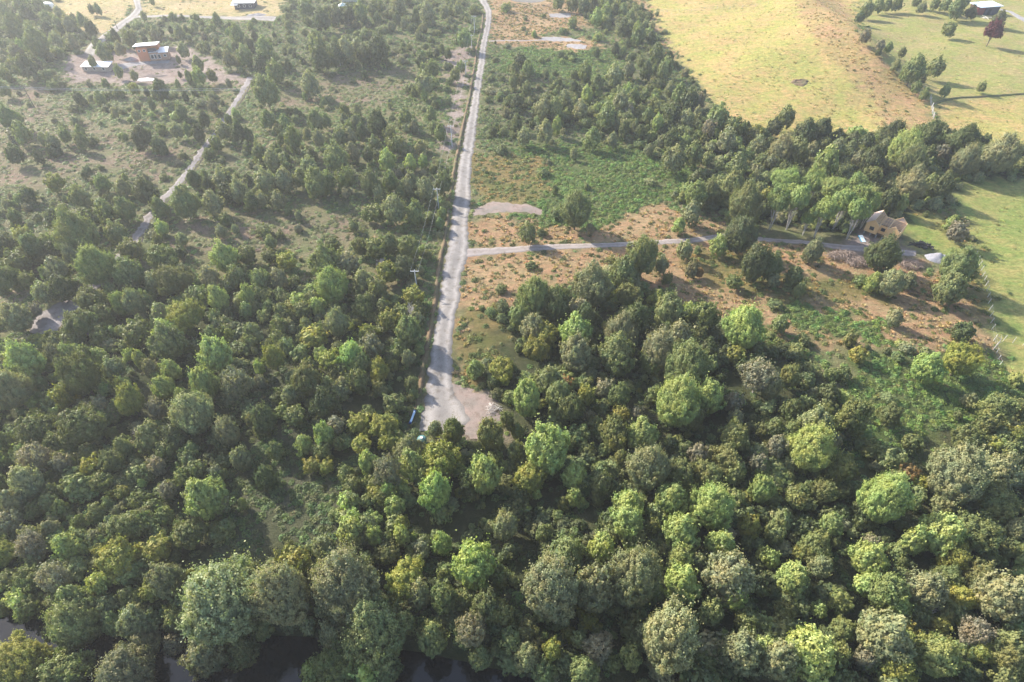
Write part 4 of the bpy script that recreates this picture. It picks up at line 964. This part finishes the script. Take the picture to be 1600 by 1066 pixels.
# the pale board leaning by the cabin drive
p_ = at(1346.5, 374, .0)
o = empty('plastic_sheet', p_, math.radians(4)); w = MB(); w.box((0, 0, .25), (.95, 2.1, .05), Matrix.Rotation(.22, 4, 'X')); w.build('sheet', simple('pale blue white sheet', (.72, .82, .86), (.66, .76, .82), .4), o)
w = MB(); w.box((-.52, 0, .20), (.10, 2.1, .16), Matrix.Rotation(.22, 4, 'X')); w.build('edge', simple('bright blue edge', (.05, .30, .52), None, .5), o)
tag(o, 'pale blue-white sheet lying on earth left of the timber cabin', 'sheet')

def box_part(name, c, d, m, par, rot=None):
    w = MB(); w.box(c, d, rot); return w.build(name, m, par)
def window(par, cx, y, cz, w_, h_, trim=M_trim):
    fr = MB()
    for s in (-1, 1): fr.box((cx + s * (w_ / 2 + .05), y, cz), (.1, .08, h_ + .2)); fr.box((cx, y, cz + s * (h_ / 2 + .05)), (w_, .08, .1))
    o = fr.build('window', trim, par); box_part('pane', (cx, y + .02, cz), (w_, .05, h_), M_glass, o)
# orange-walled house
h0 = at(219.6, 96.3); o = empty('orange_house', (h0.x, h0.y, gz(h0.x, h0.y) - .1), math.radians(15))
tag(o, 'two storey orange walled house with stepped white roofs', 'house')
box_part('wall', (1.75, 2.6, 2.3), (3.5, 5.2, 4.7), M_orange, o)
box_part('rear_wall', (5.3, 4.2, 2.2), (3.6, 3.2, 4.5), M_orange, o)
box_part('wing_wall', (6.8, 1.9, 1.3), (6.6, 3.6, 2.7), simple('brown boards', (.42, .25, .17), (.33, .2, .14), .75), o)
T1 = Matrix.Translation((3.3, 3.0, 4.95)) @ Matrix.Rotation(math.radians(-7), 4, 'X')
box_part('main_roof', (0, 0, 0), (8.2, 6.4, .16), M_white, o, T1)
T2 = Matrix.Translation((8.6, 1.9, 2.95)) @ Matrix.Rotation(math.radians(8), 4, 'X')
box_part('wing_roof', (0, 0, 0), (3.4, 4.4, .14), M_white, o, T2)
box_part('porch_roof', (5.2, 1.2, 2.82), (3.1, 2.6, .12), M_white, o, Matrix.Translation((0, .3, 0)))
for cx, cz, w_, h_, y in ((.9, 3.7, .6, .6, -.02), (2.6, 3.7, .6, .6, -.02), (4.5, 1.35, .9, 1.3, .08), (5.6, 1.35, .6, 1.5, .08), (6.9, 1.3, .8, 1.3, .08), (8.9, 1.5, .8, .7, .08)): window(o, cx, y, cz, w_, h_)
box_part('balcony', (4.9, 1.4, 3.25), (2.6, 1.8, .9), M_dark, o)
# long white-roofed shed
s0 = at(130, 112); o = empty('long_shed', (s0.x, s0.y, s0.z - .1), math.radians(-2)); tag(o, 'long low shed with bright white roof behind the trees left of orange house', 'shed')
box_part('wall', (4.9, 1.7, .95), (9.6, 3.2, 1.9), simple('tan boards', (.42, .34, .28), None, .8), o)
box_part('roof', (0, 0, 0), (10.1, 4.0, .12), M_white, o, Matrix.Translation((4.9, 1.7, 2.15)) @ Matrix.Rotation(math.radians(9), 4, 'X'))
for cx in (1.5, 4.5, 7.8): window(o, cx, .06, 1.1, .8, .7)
# dark shed on the right skyline
s0 = at(1541, 24); o = empty('dark_shed', (s0.x - 1.2, s0.y, s0.z - .2), math.radians(13)); tag(o, 'dark blue shed with red end wall and pale metal roof', 'shed')
box_part('wall', (3.4, 2.6, 1.8), (7.2, 5.2, 3.6), M_dark, o); box_part('end_wall', (-1.9, 2.7, 1.7), (3.3, 5.0, 3.4), M_red, o)
box_part('roof', (0, 0, 0), (11.8, 6.8, .16), simple('pale blue metal roof', (.62, .70, .78), (.56, .64, .72), .4, .6), o, Matrix.Translation((1.7, 2.6, 3.75)) @ Matrix.Rotation(math.radians(3), 4, 'X'))
box_part('door', (2.2, -.02, 1.2), (1.5, .08, 2.3), M_glass, o)
# house on the left skyline
s0 = at(382, 15); o = empty('skyline_house', (s0.x - 4.3, s0.y, s0.z - .1), math.radians(3)); tag(o, 'dark walled house with broad white roof at top edge', 'house')
box_part('wall', (4.4, 3, 1.4), (8.6, 6, 2.8), M_dark, o)
box_part('roof', (0, 0, 0), (10.2, 7.4, .16), M_white, o, Matrix.Translation((4.4, 3, 3.1)) @ Matrix.Rotation(math.radians(5), 4, 'X'))
box_part('porch_roof', (.6, -1.1, 2.3), (3.0, 1.8, .12), M_white, o)
for cx in (2.0, 4.6, 7.2): window(o, cx, -.03, 1.5, .9, .8)
# white buildings hidden in the trees at the top edge
s0 = at(548, 4); o = empty('white_cottage', (s0.x - 4, s0.y, s0.z), 0); tag(o, 'white cottage roof half hidden by trees at top edge', 'cottage')
box_part('wall', (4, 2.5, 1.3), (8, 4.6, 2.8), simple('cream wall', (.6, .58, .52), None, .8), o); w = MB()
w.add([(-.4, -.3, 2.7), (8.4, -.3, 2.7), (8.4, 2.5, 4.1), (-.4, 2.5, 4.1), (8.4, 5.3, 2.7), (-.4, 5.3, 2.7)], [(0, 1, 2, 3), (3, 2, 4, 5), (0, 3, 5), (1, 4, 2)]); w.build('roof', M_white, o); window(o, 3, .17, 1.5, .9, .8); window(o, 6, .17, 1.5, .9, .8)
s0 = at(537, 17); o = empty('small_shelter', s0, .3); tag(o, 'small pale peaked shelter below the white cottage', 'shelter')
w = MB(); w.add([(-1.9, -1.4, 2.2), (1.9, -1.4, 2.2), (1.9, 1.4, 2.2), (-1.9, 1.4, 2.2), (0, 0, 3.3)], [(0, 1, 4), (1, 2, 4), (2, 3, 4), (3, 0, 4), (3, 2, 1, 0)]); w.build('roof', simple('pale green canvas', (.66, .76, .70), None, .6), o)
for sx in (-1, 1):
    for sy in (-1, 1): box_part('post', (sx * 1.7, sy * 1.2, 1.1), (.12, .12, 2.2), M_post, o)
# caravan in the yellow field
s0 = at(76, 14); o = empty('caravan', s0, math.radians(-8)); tag(o, 'white caravan parked among the trees by straw field', 'caravan')
w = MB(); prof = [(-2.6, .5), (-2.75, 1.4), (-2.3, 2.35), (-1.2, 2.6), (1.7, 2.6), (2.5, 2.2), (2.75, 1.2), (2.5, .5)]
w.add([(x, -1.1, z) for x, z in prof] + [(x, 1.1, z) for x, z in prof], [tuple(range(8)), tuple(reversed(range(8, 16)))] + [(k, k + 8, (k + 1) % 8 + 8, (k + 1) % 8) for k in range(8)]); w.build('body', M_white, o)
for cx in (-1.4, .4, 1.7): window(o, cx, -1.12, 1.65, .8, .6)
for s in (-1, 1): w = MB(); w.tube([(.2, s * 1.0 - .1, .38), (.2, s * 1.0 + .1, .38)], .36, 14); w.build('wheel', M_glass, o)
# ------------------------------------------------------------------ heaps and piles
def heap(name, px, py, rx, ry, h, m, label, cat, seed=1, rot=0, rough=.25):
    c = at(px, py); n = 26; rings = 12; v = [(0, 0, h)]; f = []
    for i in range(1, rings + 1):
        for k in range(n):
            a = 2 * math.pi * k / n; q = i / rings
            rr = 1 + rough * mnoise.noise(Vector((math.cos(a) * 1.3 + seed, math.sin(a) * 1.3, seed)))
            z = h * (1 - q) ** .9 * (1 + rough * mnoise.noise(Vector((math.cos(a) * q * 3, math.sin(a) * q * 3, seed * 3)))) - (.12 if i == rings else 0)
            v.append((math.cos(a) * q * rx * rr, math.sin(a) * q * ry * rr, z))
    for k in range(n): f.append((0, 1 + k, 1 + (k + 1) % n))
    for i in range(rings - 1):
        for k in range(n):
            a = 1 + i * n + k; b = 1 + i * n + (k + 1) % n; f.append((a, a + n, b + n, b))
    w = MB(); w.add(v, f); o = w.build(name, m); o.location = (c.x, c.y, c.z); o.rotation_euler.z = rot
    return tag(o, label, cat)
heap('gravel_heap', 1466, 405, 2.9, 2.0, 1.6, gravel('white crushed gravel', (.33, .33, .36), (.24, .24, .27)), 'heap of white gravel where the side track ends', 'gravel heap', 3, -.2)
heap('spoil_heap', 237, 119, 5.2, 1.4, .7, gravel('dug dark earth', (.24, .19, .17), (.18, .15, .13)), 'low dug earth bank behind the white puddle', 'earth heap', 6)
heap('sand_heap', 205, 93, 2.8, 1.8, .9, M_slate, 'grey gravel heap left of the orange walled house', 'gravel heap', 8)
heap('roadside_gravel', 403, 24, 4.6, 2.0, .9, M_slate, 'grey gravel heap below the skyline house', 'gravel heap', 11)
# white pool of standing water by the house
mw, t, out = new_mat('milky puddle water'); p = N(t, 'ShaderNodeBsdfPrincipled'); p.inputs['Base Color'].default_value = (.80, .80, .84, 1); p.inputs['Roughness'].default_value = .12; L(t, p.outputs[0], out.inputs[0])
c = at(229, 125); w = MB(); rg2 = random.Random(4); ring = [(math.cos(k * math.pi / 14) * 3.0 * rg2.uniform(.85, 1.15), math.sin(k * math.pi / 14) * 1.5 * rg2.uniform(.8, 1.2), 0) for k in range(28)]
w.add(ring + [(0, 0, 0)], [(k, (k + 1) % 28, 28) for k in range(28)]); o = w.build('puddle_water', mw); o.location = (c.x, c.y, c.z + .12); tag(o, kind='structure')
# hollow in the yellow pasture: a ring of bare earth round a dark pit
c = at(1250, 129); w = MB(); n = 30
for i, (q, z) in enumerate(((1.0, -.05), (.8, .30), (.62, .34), (.45, .12), (0.02, .08))):
    for k in range(n):
        a = 2 * math.pi * k / n; rr = q * (1 + .12 * math.sin(3 * a) + .06 * math.sin(7 * a)); X, Y = math.cos(a) * 2.7 * rr, math.sin(a) * 2.2 * rr
        w.v.append((X, Y, gz(c.x + X, c.y + Y) - c.z + z * (1 if math.sin(a) > -.2 else .5) + .03))
for i in range(4):
    for k in range(n): a = i * n + k; b = i * n + (k + 1) % n; w.f.append((a, b, b + n, a + n))
o = w.build('earth_hollow', M_bank); o.location = c; tag(o, 'small bare earth hollow in the yellow pasture', 'hollow')
def pile(name, px, py, rx, ry, h, m, n, label, cat, seed, ln=(.8, 2.0), rad=(.02, .055), rot=0.0, tilt=1.0):
    rg3 = random.Random(seed); c = at(px, py); w = MB()
    for k in range(n):
        a = rg3.uniform(0, 6.28); q = math.sqrt(rg3.random()) * .85; x, y = math.cos(a) * q * rx, math.sin(a) * q * ry
        z = h * (1 - q * q) * rg3.random() + .05; b = rg3.uniform(0, 6.28); l_ = rg3.uniform(*ln) / 2; e = rg3.uniform(-.35, .45) * l_ * tilt
        d = Vector((math.cos(b) * l_, math.sin(b) * l_, e)); r = rg3.uniform(*rad); pz = Vector((x, y, z + abs(e)))
        w.tube([pz - d, pz + Vector((0, 0, rg3.uniform(-.05, .08))), pz + d], [r, r * .85, r * .5], 5)
    for k in range(10):   # soil and rotten litter under the sticks
        pass
    o = w.build(name, m); o.location = c; o.rotation_euler.z = rot; return tag(o, label, cat)
M_brush = simple('grey pink dead brush', (.36, .28, .24), (.20, .15, .12), .9, 1.2)
pile('brush_pile', 1317, 402, 4.2, 1.6, 1.3, M_brush, 340, 'long pile of cleared brush below the side track', 'brush pile', 1)
pile('brush_pile', 1340, 411, 3.0, 1.8, 1.1, M_brush, 240, 'round pile of cleared brush left of the dark olive tree', 'brush pile', 2)
pile('brush_pile', 1421, 415, 2.8, 1.9, 1.0, M_brush, 240, 'reddish brush pile between the olive tree and gravel heap', 'brush pile', 3)
pile('dark_log_pile', 1436, 384, 2.6, .8, .5, simple('charred logs', (.06, .055, .05), (.035, .03, .03), .9), 26, 'dark low log pile right of the timber cabin', 'log pile', 4, (1.6, 3.2), (.12, .2), tilt=.15)
pile('pale_branches', 771, 640, 1.4, 1.1, .8, M_dead, 46, 'bleached white branches lying beside the dirt turning area', 'branches', 5, (.8, 1.8), (.02, .05))
pile('plank_stack', 1540, 29, 1.6, 1.0, .2, simple('pale planks', (.72, .68, .60), None, .8), 10, 'pale planks lying before the dark shed', 'planks', 6, (1.6, 3.2), (.08, .12))
# ------------------------------------------------------------------ pipe and tank at the dead end
pa, pb = at(648, 643, .35), at(641, 661, .3); o = empty('blue_pipe', (pa + pb) / 2); w = MB()
mid = (pa + pb) / 2; w.tube([pa - mid, pb - mid], .2, 14); w.build('barrel', simple('pale blue pipe', (.42, .60, .80), (.50, .66, .82), .35), o)
for q in (pa, pb): 
    w = MB(); d = (pb - pa).normalized(); w.tube([q - mid - d * .12, q - mid + d * .12], .25, 14); w.build('collar', simple('dark blue collar', (.04, .12, .35), None, .4), o)
tag(o, 'pale blue pipe beside the left edge of the gravel dead end', 'pipe')
pt = at(660, 693); o = empty('water_tank', pt); o.scale = (.8, .8, .8); n = 24
M_teal = simple('teal plastic', (.06, .16, .16), (.09, .20, .20), .3, 1.0)
w = MB(); prof = [(.95, 0), (1.0, .15), (.96, .3), (1.0, .5), (.96, .7), (1.0, .95), (.96, 1.15), (.99, 1.4), (.90, 1.6), (.66, 1.78), (.34, 1.86), (.02, 1.88)]
for r, z in prof: w.v += [(math.cos(2 * math.pi * k / n) * r, math.sin(2 * math.pi * k / n) * r, z) for k in range(n)]
for i in range(len(prof) - 1): w.f += [(i * n + k, i * n + (k + 1) % n, (i + 1) * n + (k + 1) % n, (i + 1) * n + k) for k in range(n)]
w.build('tank_body', M_teal, o); w = MB(); w.tube([(0, 0, 1.84), (0, 0, 2.0)], .3, 16); w.build('lid', M_trim, o); tag(o, 'teal round water tank half hidden in bushes below the dead end', 'water tank')

# ------------------------------------------------------------------ poles and wires
def pole(px, py, h, label, m, arm=True, rot=0.0, stay=False):
    b = at(px, py); o = empty('power_pole', b, rot); w = MB(); w.tube([(0, 0, -.4), (0, 0, h * .5), (0, 0, h)], [.13, .11, .09], 8); w.build('pole', m, o)
    if arm:
        w = MB(); w.box((0, 0, h - .35), (1.8, .12, .12)); w.build('crossarm', m, o)
        for s in (-.8, 0, .8): w = MB(); w.tube([(s, 0, h - .29), (s, 0, h - .05)], [.05, .03], 6); w.build('insulator', M_trim, o)
    tag(o, label, 'power pole', 'power poles'); return b + Vector((0, 0, h))
M_pc = simple('pale concrete pole', (.60, .60, .60), (.52, .52, .53), .8); M_pw = simple('dark wooden pole', (.12, .10, .085), None, .9)
tops = [pole(741.5, 52, 6.7, 'pale power pole with crossarm near the top bend of gravel road', M_pc),
        pole(737, 75, 4.9, 'second pale power pole from the top of gravel road', M_pc),
        pole(728, 118, 5.2, 'third pale power pole from the top of gravel road', M_pc),
        pole(706.5, 229, 6.4, 'tall pale power pole halfway along the gravel road', M_pc),
        pole(685.5, 327, 5.9, 'pale power pole just above the road junction', M_pc),
        pole(652, 455, 5.5, 'pale power pole above the leafless roadside tree', M_pc)]
w = MB()
for a, b in zip(tops[:-1], tops[1:]):
    for s in (-.8, .8):
        off = Vector((s, 0, -.05)); w.tube([a.lerp(b, k / 8) + off - Vector((0, 0, .9 * math.sin(math.pi * k / 8))) for k in range(9)], .012, 4)
tag(w.build('overhead_wires', M_wire), 'thin overhead wires strung between the roadside power poles', 'wires')
tl = pole(54, 168, 7.0, 'leaning dark power pole with white insulators in left clearing', M_pw)
pole(184, 46, 3.6, 'short dark pole beside the upper left track', M_pw, False)
pole(532, 103, 5.0, 'lone pale pole in the scrub below the white cottage', M_pc, False)
w = MB()
for k_, (ya, yb) in enumerate(((127.5, 137), (129.5, 139.5))):
    a = at(-160, ya, 6.0); b = at(388, yb + 1, 6.0)
    w.tube([a.lerp(b, k / 16) - Vector((0, 0, 1.2 * math.sin(math.pi * k / 16))) for k in range(17)], .035, 4)
tag(w.build('power_line', M_wire), 'pair of long bright wires crossing the left clearing', 'wires')

# ------------------------------------------------------------------ fences
def fence(name, pts, label, step=2.6, h=1.2, rails=3, rail_w=.012, m=M_post, tilt=0.06, r=.05):
    P_ = [at(*q) for q in pts]; o = empty(name, P_[0]); base = P_[0]; rg4 = random.Random(len(pts)); W_ = MB(); posts = []
    for a, b in zip(P_[:-1], P_[1:]):
        n = max(1, round((b - a).xy.length / step))
        for k in range(n + (1 if b is P_[-1] else 0)):
            q = a.lerp(b, k / n); q.z = gz(q.x, q.y); q -= base
            t_ = Vector((rg4.uniform(-tilt, tilt), rg4.uniform(-tilt, tilt), 1)) * h * rg4.uniform(.9, 1.1); posts.append((q, t_))
            w = MB(); w.tube([q - Vector((0, 0, .2)), q + t_], [r, r * .9], 6); w.build('post', m, o)
    for (q, t_), (q2, t2) in zip(posts[:-1], posts[1:]):
        for j in range(rails):
            f = (j + 1) / (rails + .3); W_.tube([q + t_ * f, q2 + t2 * f], rail_w, 4, False)
    W_.build('wires', M_wire, o); tag(o, label, 'fence')
fence('post_fence', [(1519, 392), (1530, 415), (1535, 432), (1541, 455), (1545, 485), (1549, 515), (1552, 533), (1556, 552), (1561, 572)], 'pale post and wire fence between orange clearing and green pasture', 2.2, 1.35, rails=2, rail_w=.006, m=M_postg, r=.05)
fence('post_fence', [(1553, 531), (1567, 533), (1582, 536), (1598, 540), (1640, 548)], 'short pale post fence running right from the fence corner', 2.2, 1.35, rails=2, rail_w=.006, m=M_postg, r=.05)
fence('post_fence', [(1453, 155), (1455, 168), (1458, 186)], 'leaning white post fence at the foot of the yellow hill', 1.6, 1.4, 3, .03, M_dead, .25, .11)
fence('post_fence', [(776, 12), (800, 11), (830, 10), (858, 12)], 'thin pale fence along the top yard', 2.4, 1.3)
fence('post_fence', [(1024, 19), (1080, 18), (1140, 14), (1200, 6)], 'thin dark fence across the top of yellow pasture', 5, 1.1)
# pale snag at the fence corner
b = at(1552, 546); o = empty('dead_snag', b); w = MB()
w.tube([(0, 0, -.2), (.05, 0, 1.4), (.25, .1, 2.4), (.1, .5, 3.1)], [.10, .08, .06, .02], 6); w.tube([(.25, .1, 2.3), (-.5, .2, 3.0), (-.9, .3, 3.2)], [.05, .04, .02], 5); w.tube([(.1, 0, 1.6), (.6, -.1, 2.2)], [.04, .02], 5)
w.build('trunk', M_dead, o); tag(o, 'bleached forked dead snag at the fence corner', 'dead tree')
# low turf bank across the right pasture
tag(ridge('turf_bank', [at(*q) for q in ((1458, 163), (1475, 157), (1500, 153), (1540, 151), (1600, 147), (1680, 144))], 1.4, .45, gravel('dark turf bank', (.15, .12, .07), (.12, .14, .05))), kind='structure')

# ------------------------------------------------------------------ haze: one closed box of even, thin air
mb = MB(); mb.box((0, 300, 41), (9400, 9400, 96))
hm, t, out = new_mat('thin pale haze')
pv = t.nodes.new('ShaderNodeVolumePrincipled')
pv.inputs['Color'].default_value = (.93, .95, 1.0, 1); pv.inputs['Density'].default_value = .00038; pv.inputs['Anisotropy'].default_value = .36
L(t, pv.outputs[0], out.inputs['Volume'])
tag(mb.build('haze', hm), 'thin pale morning haze over the whole valley', 'haze', kind='stuff')
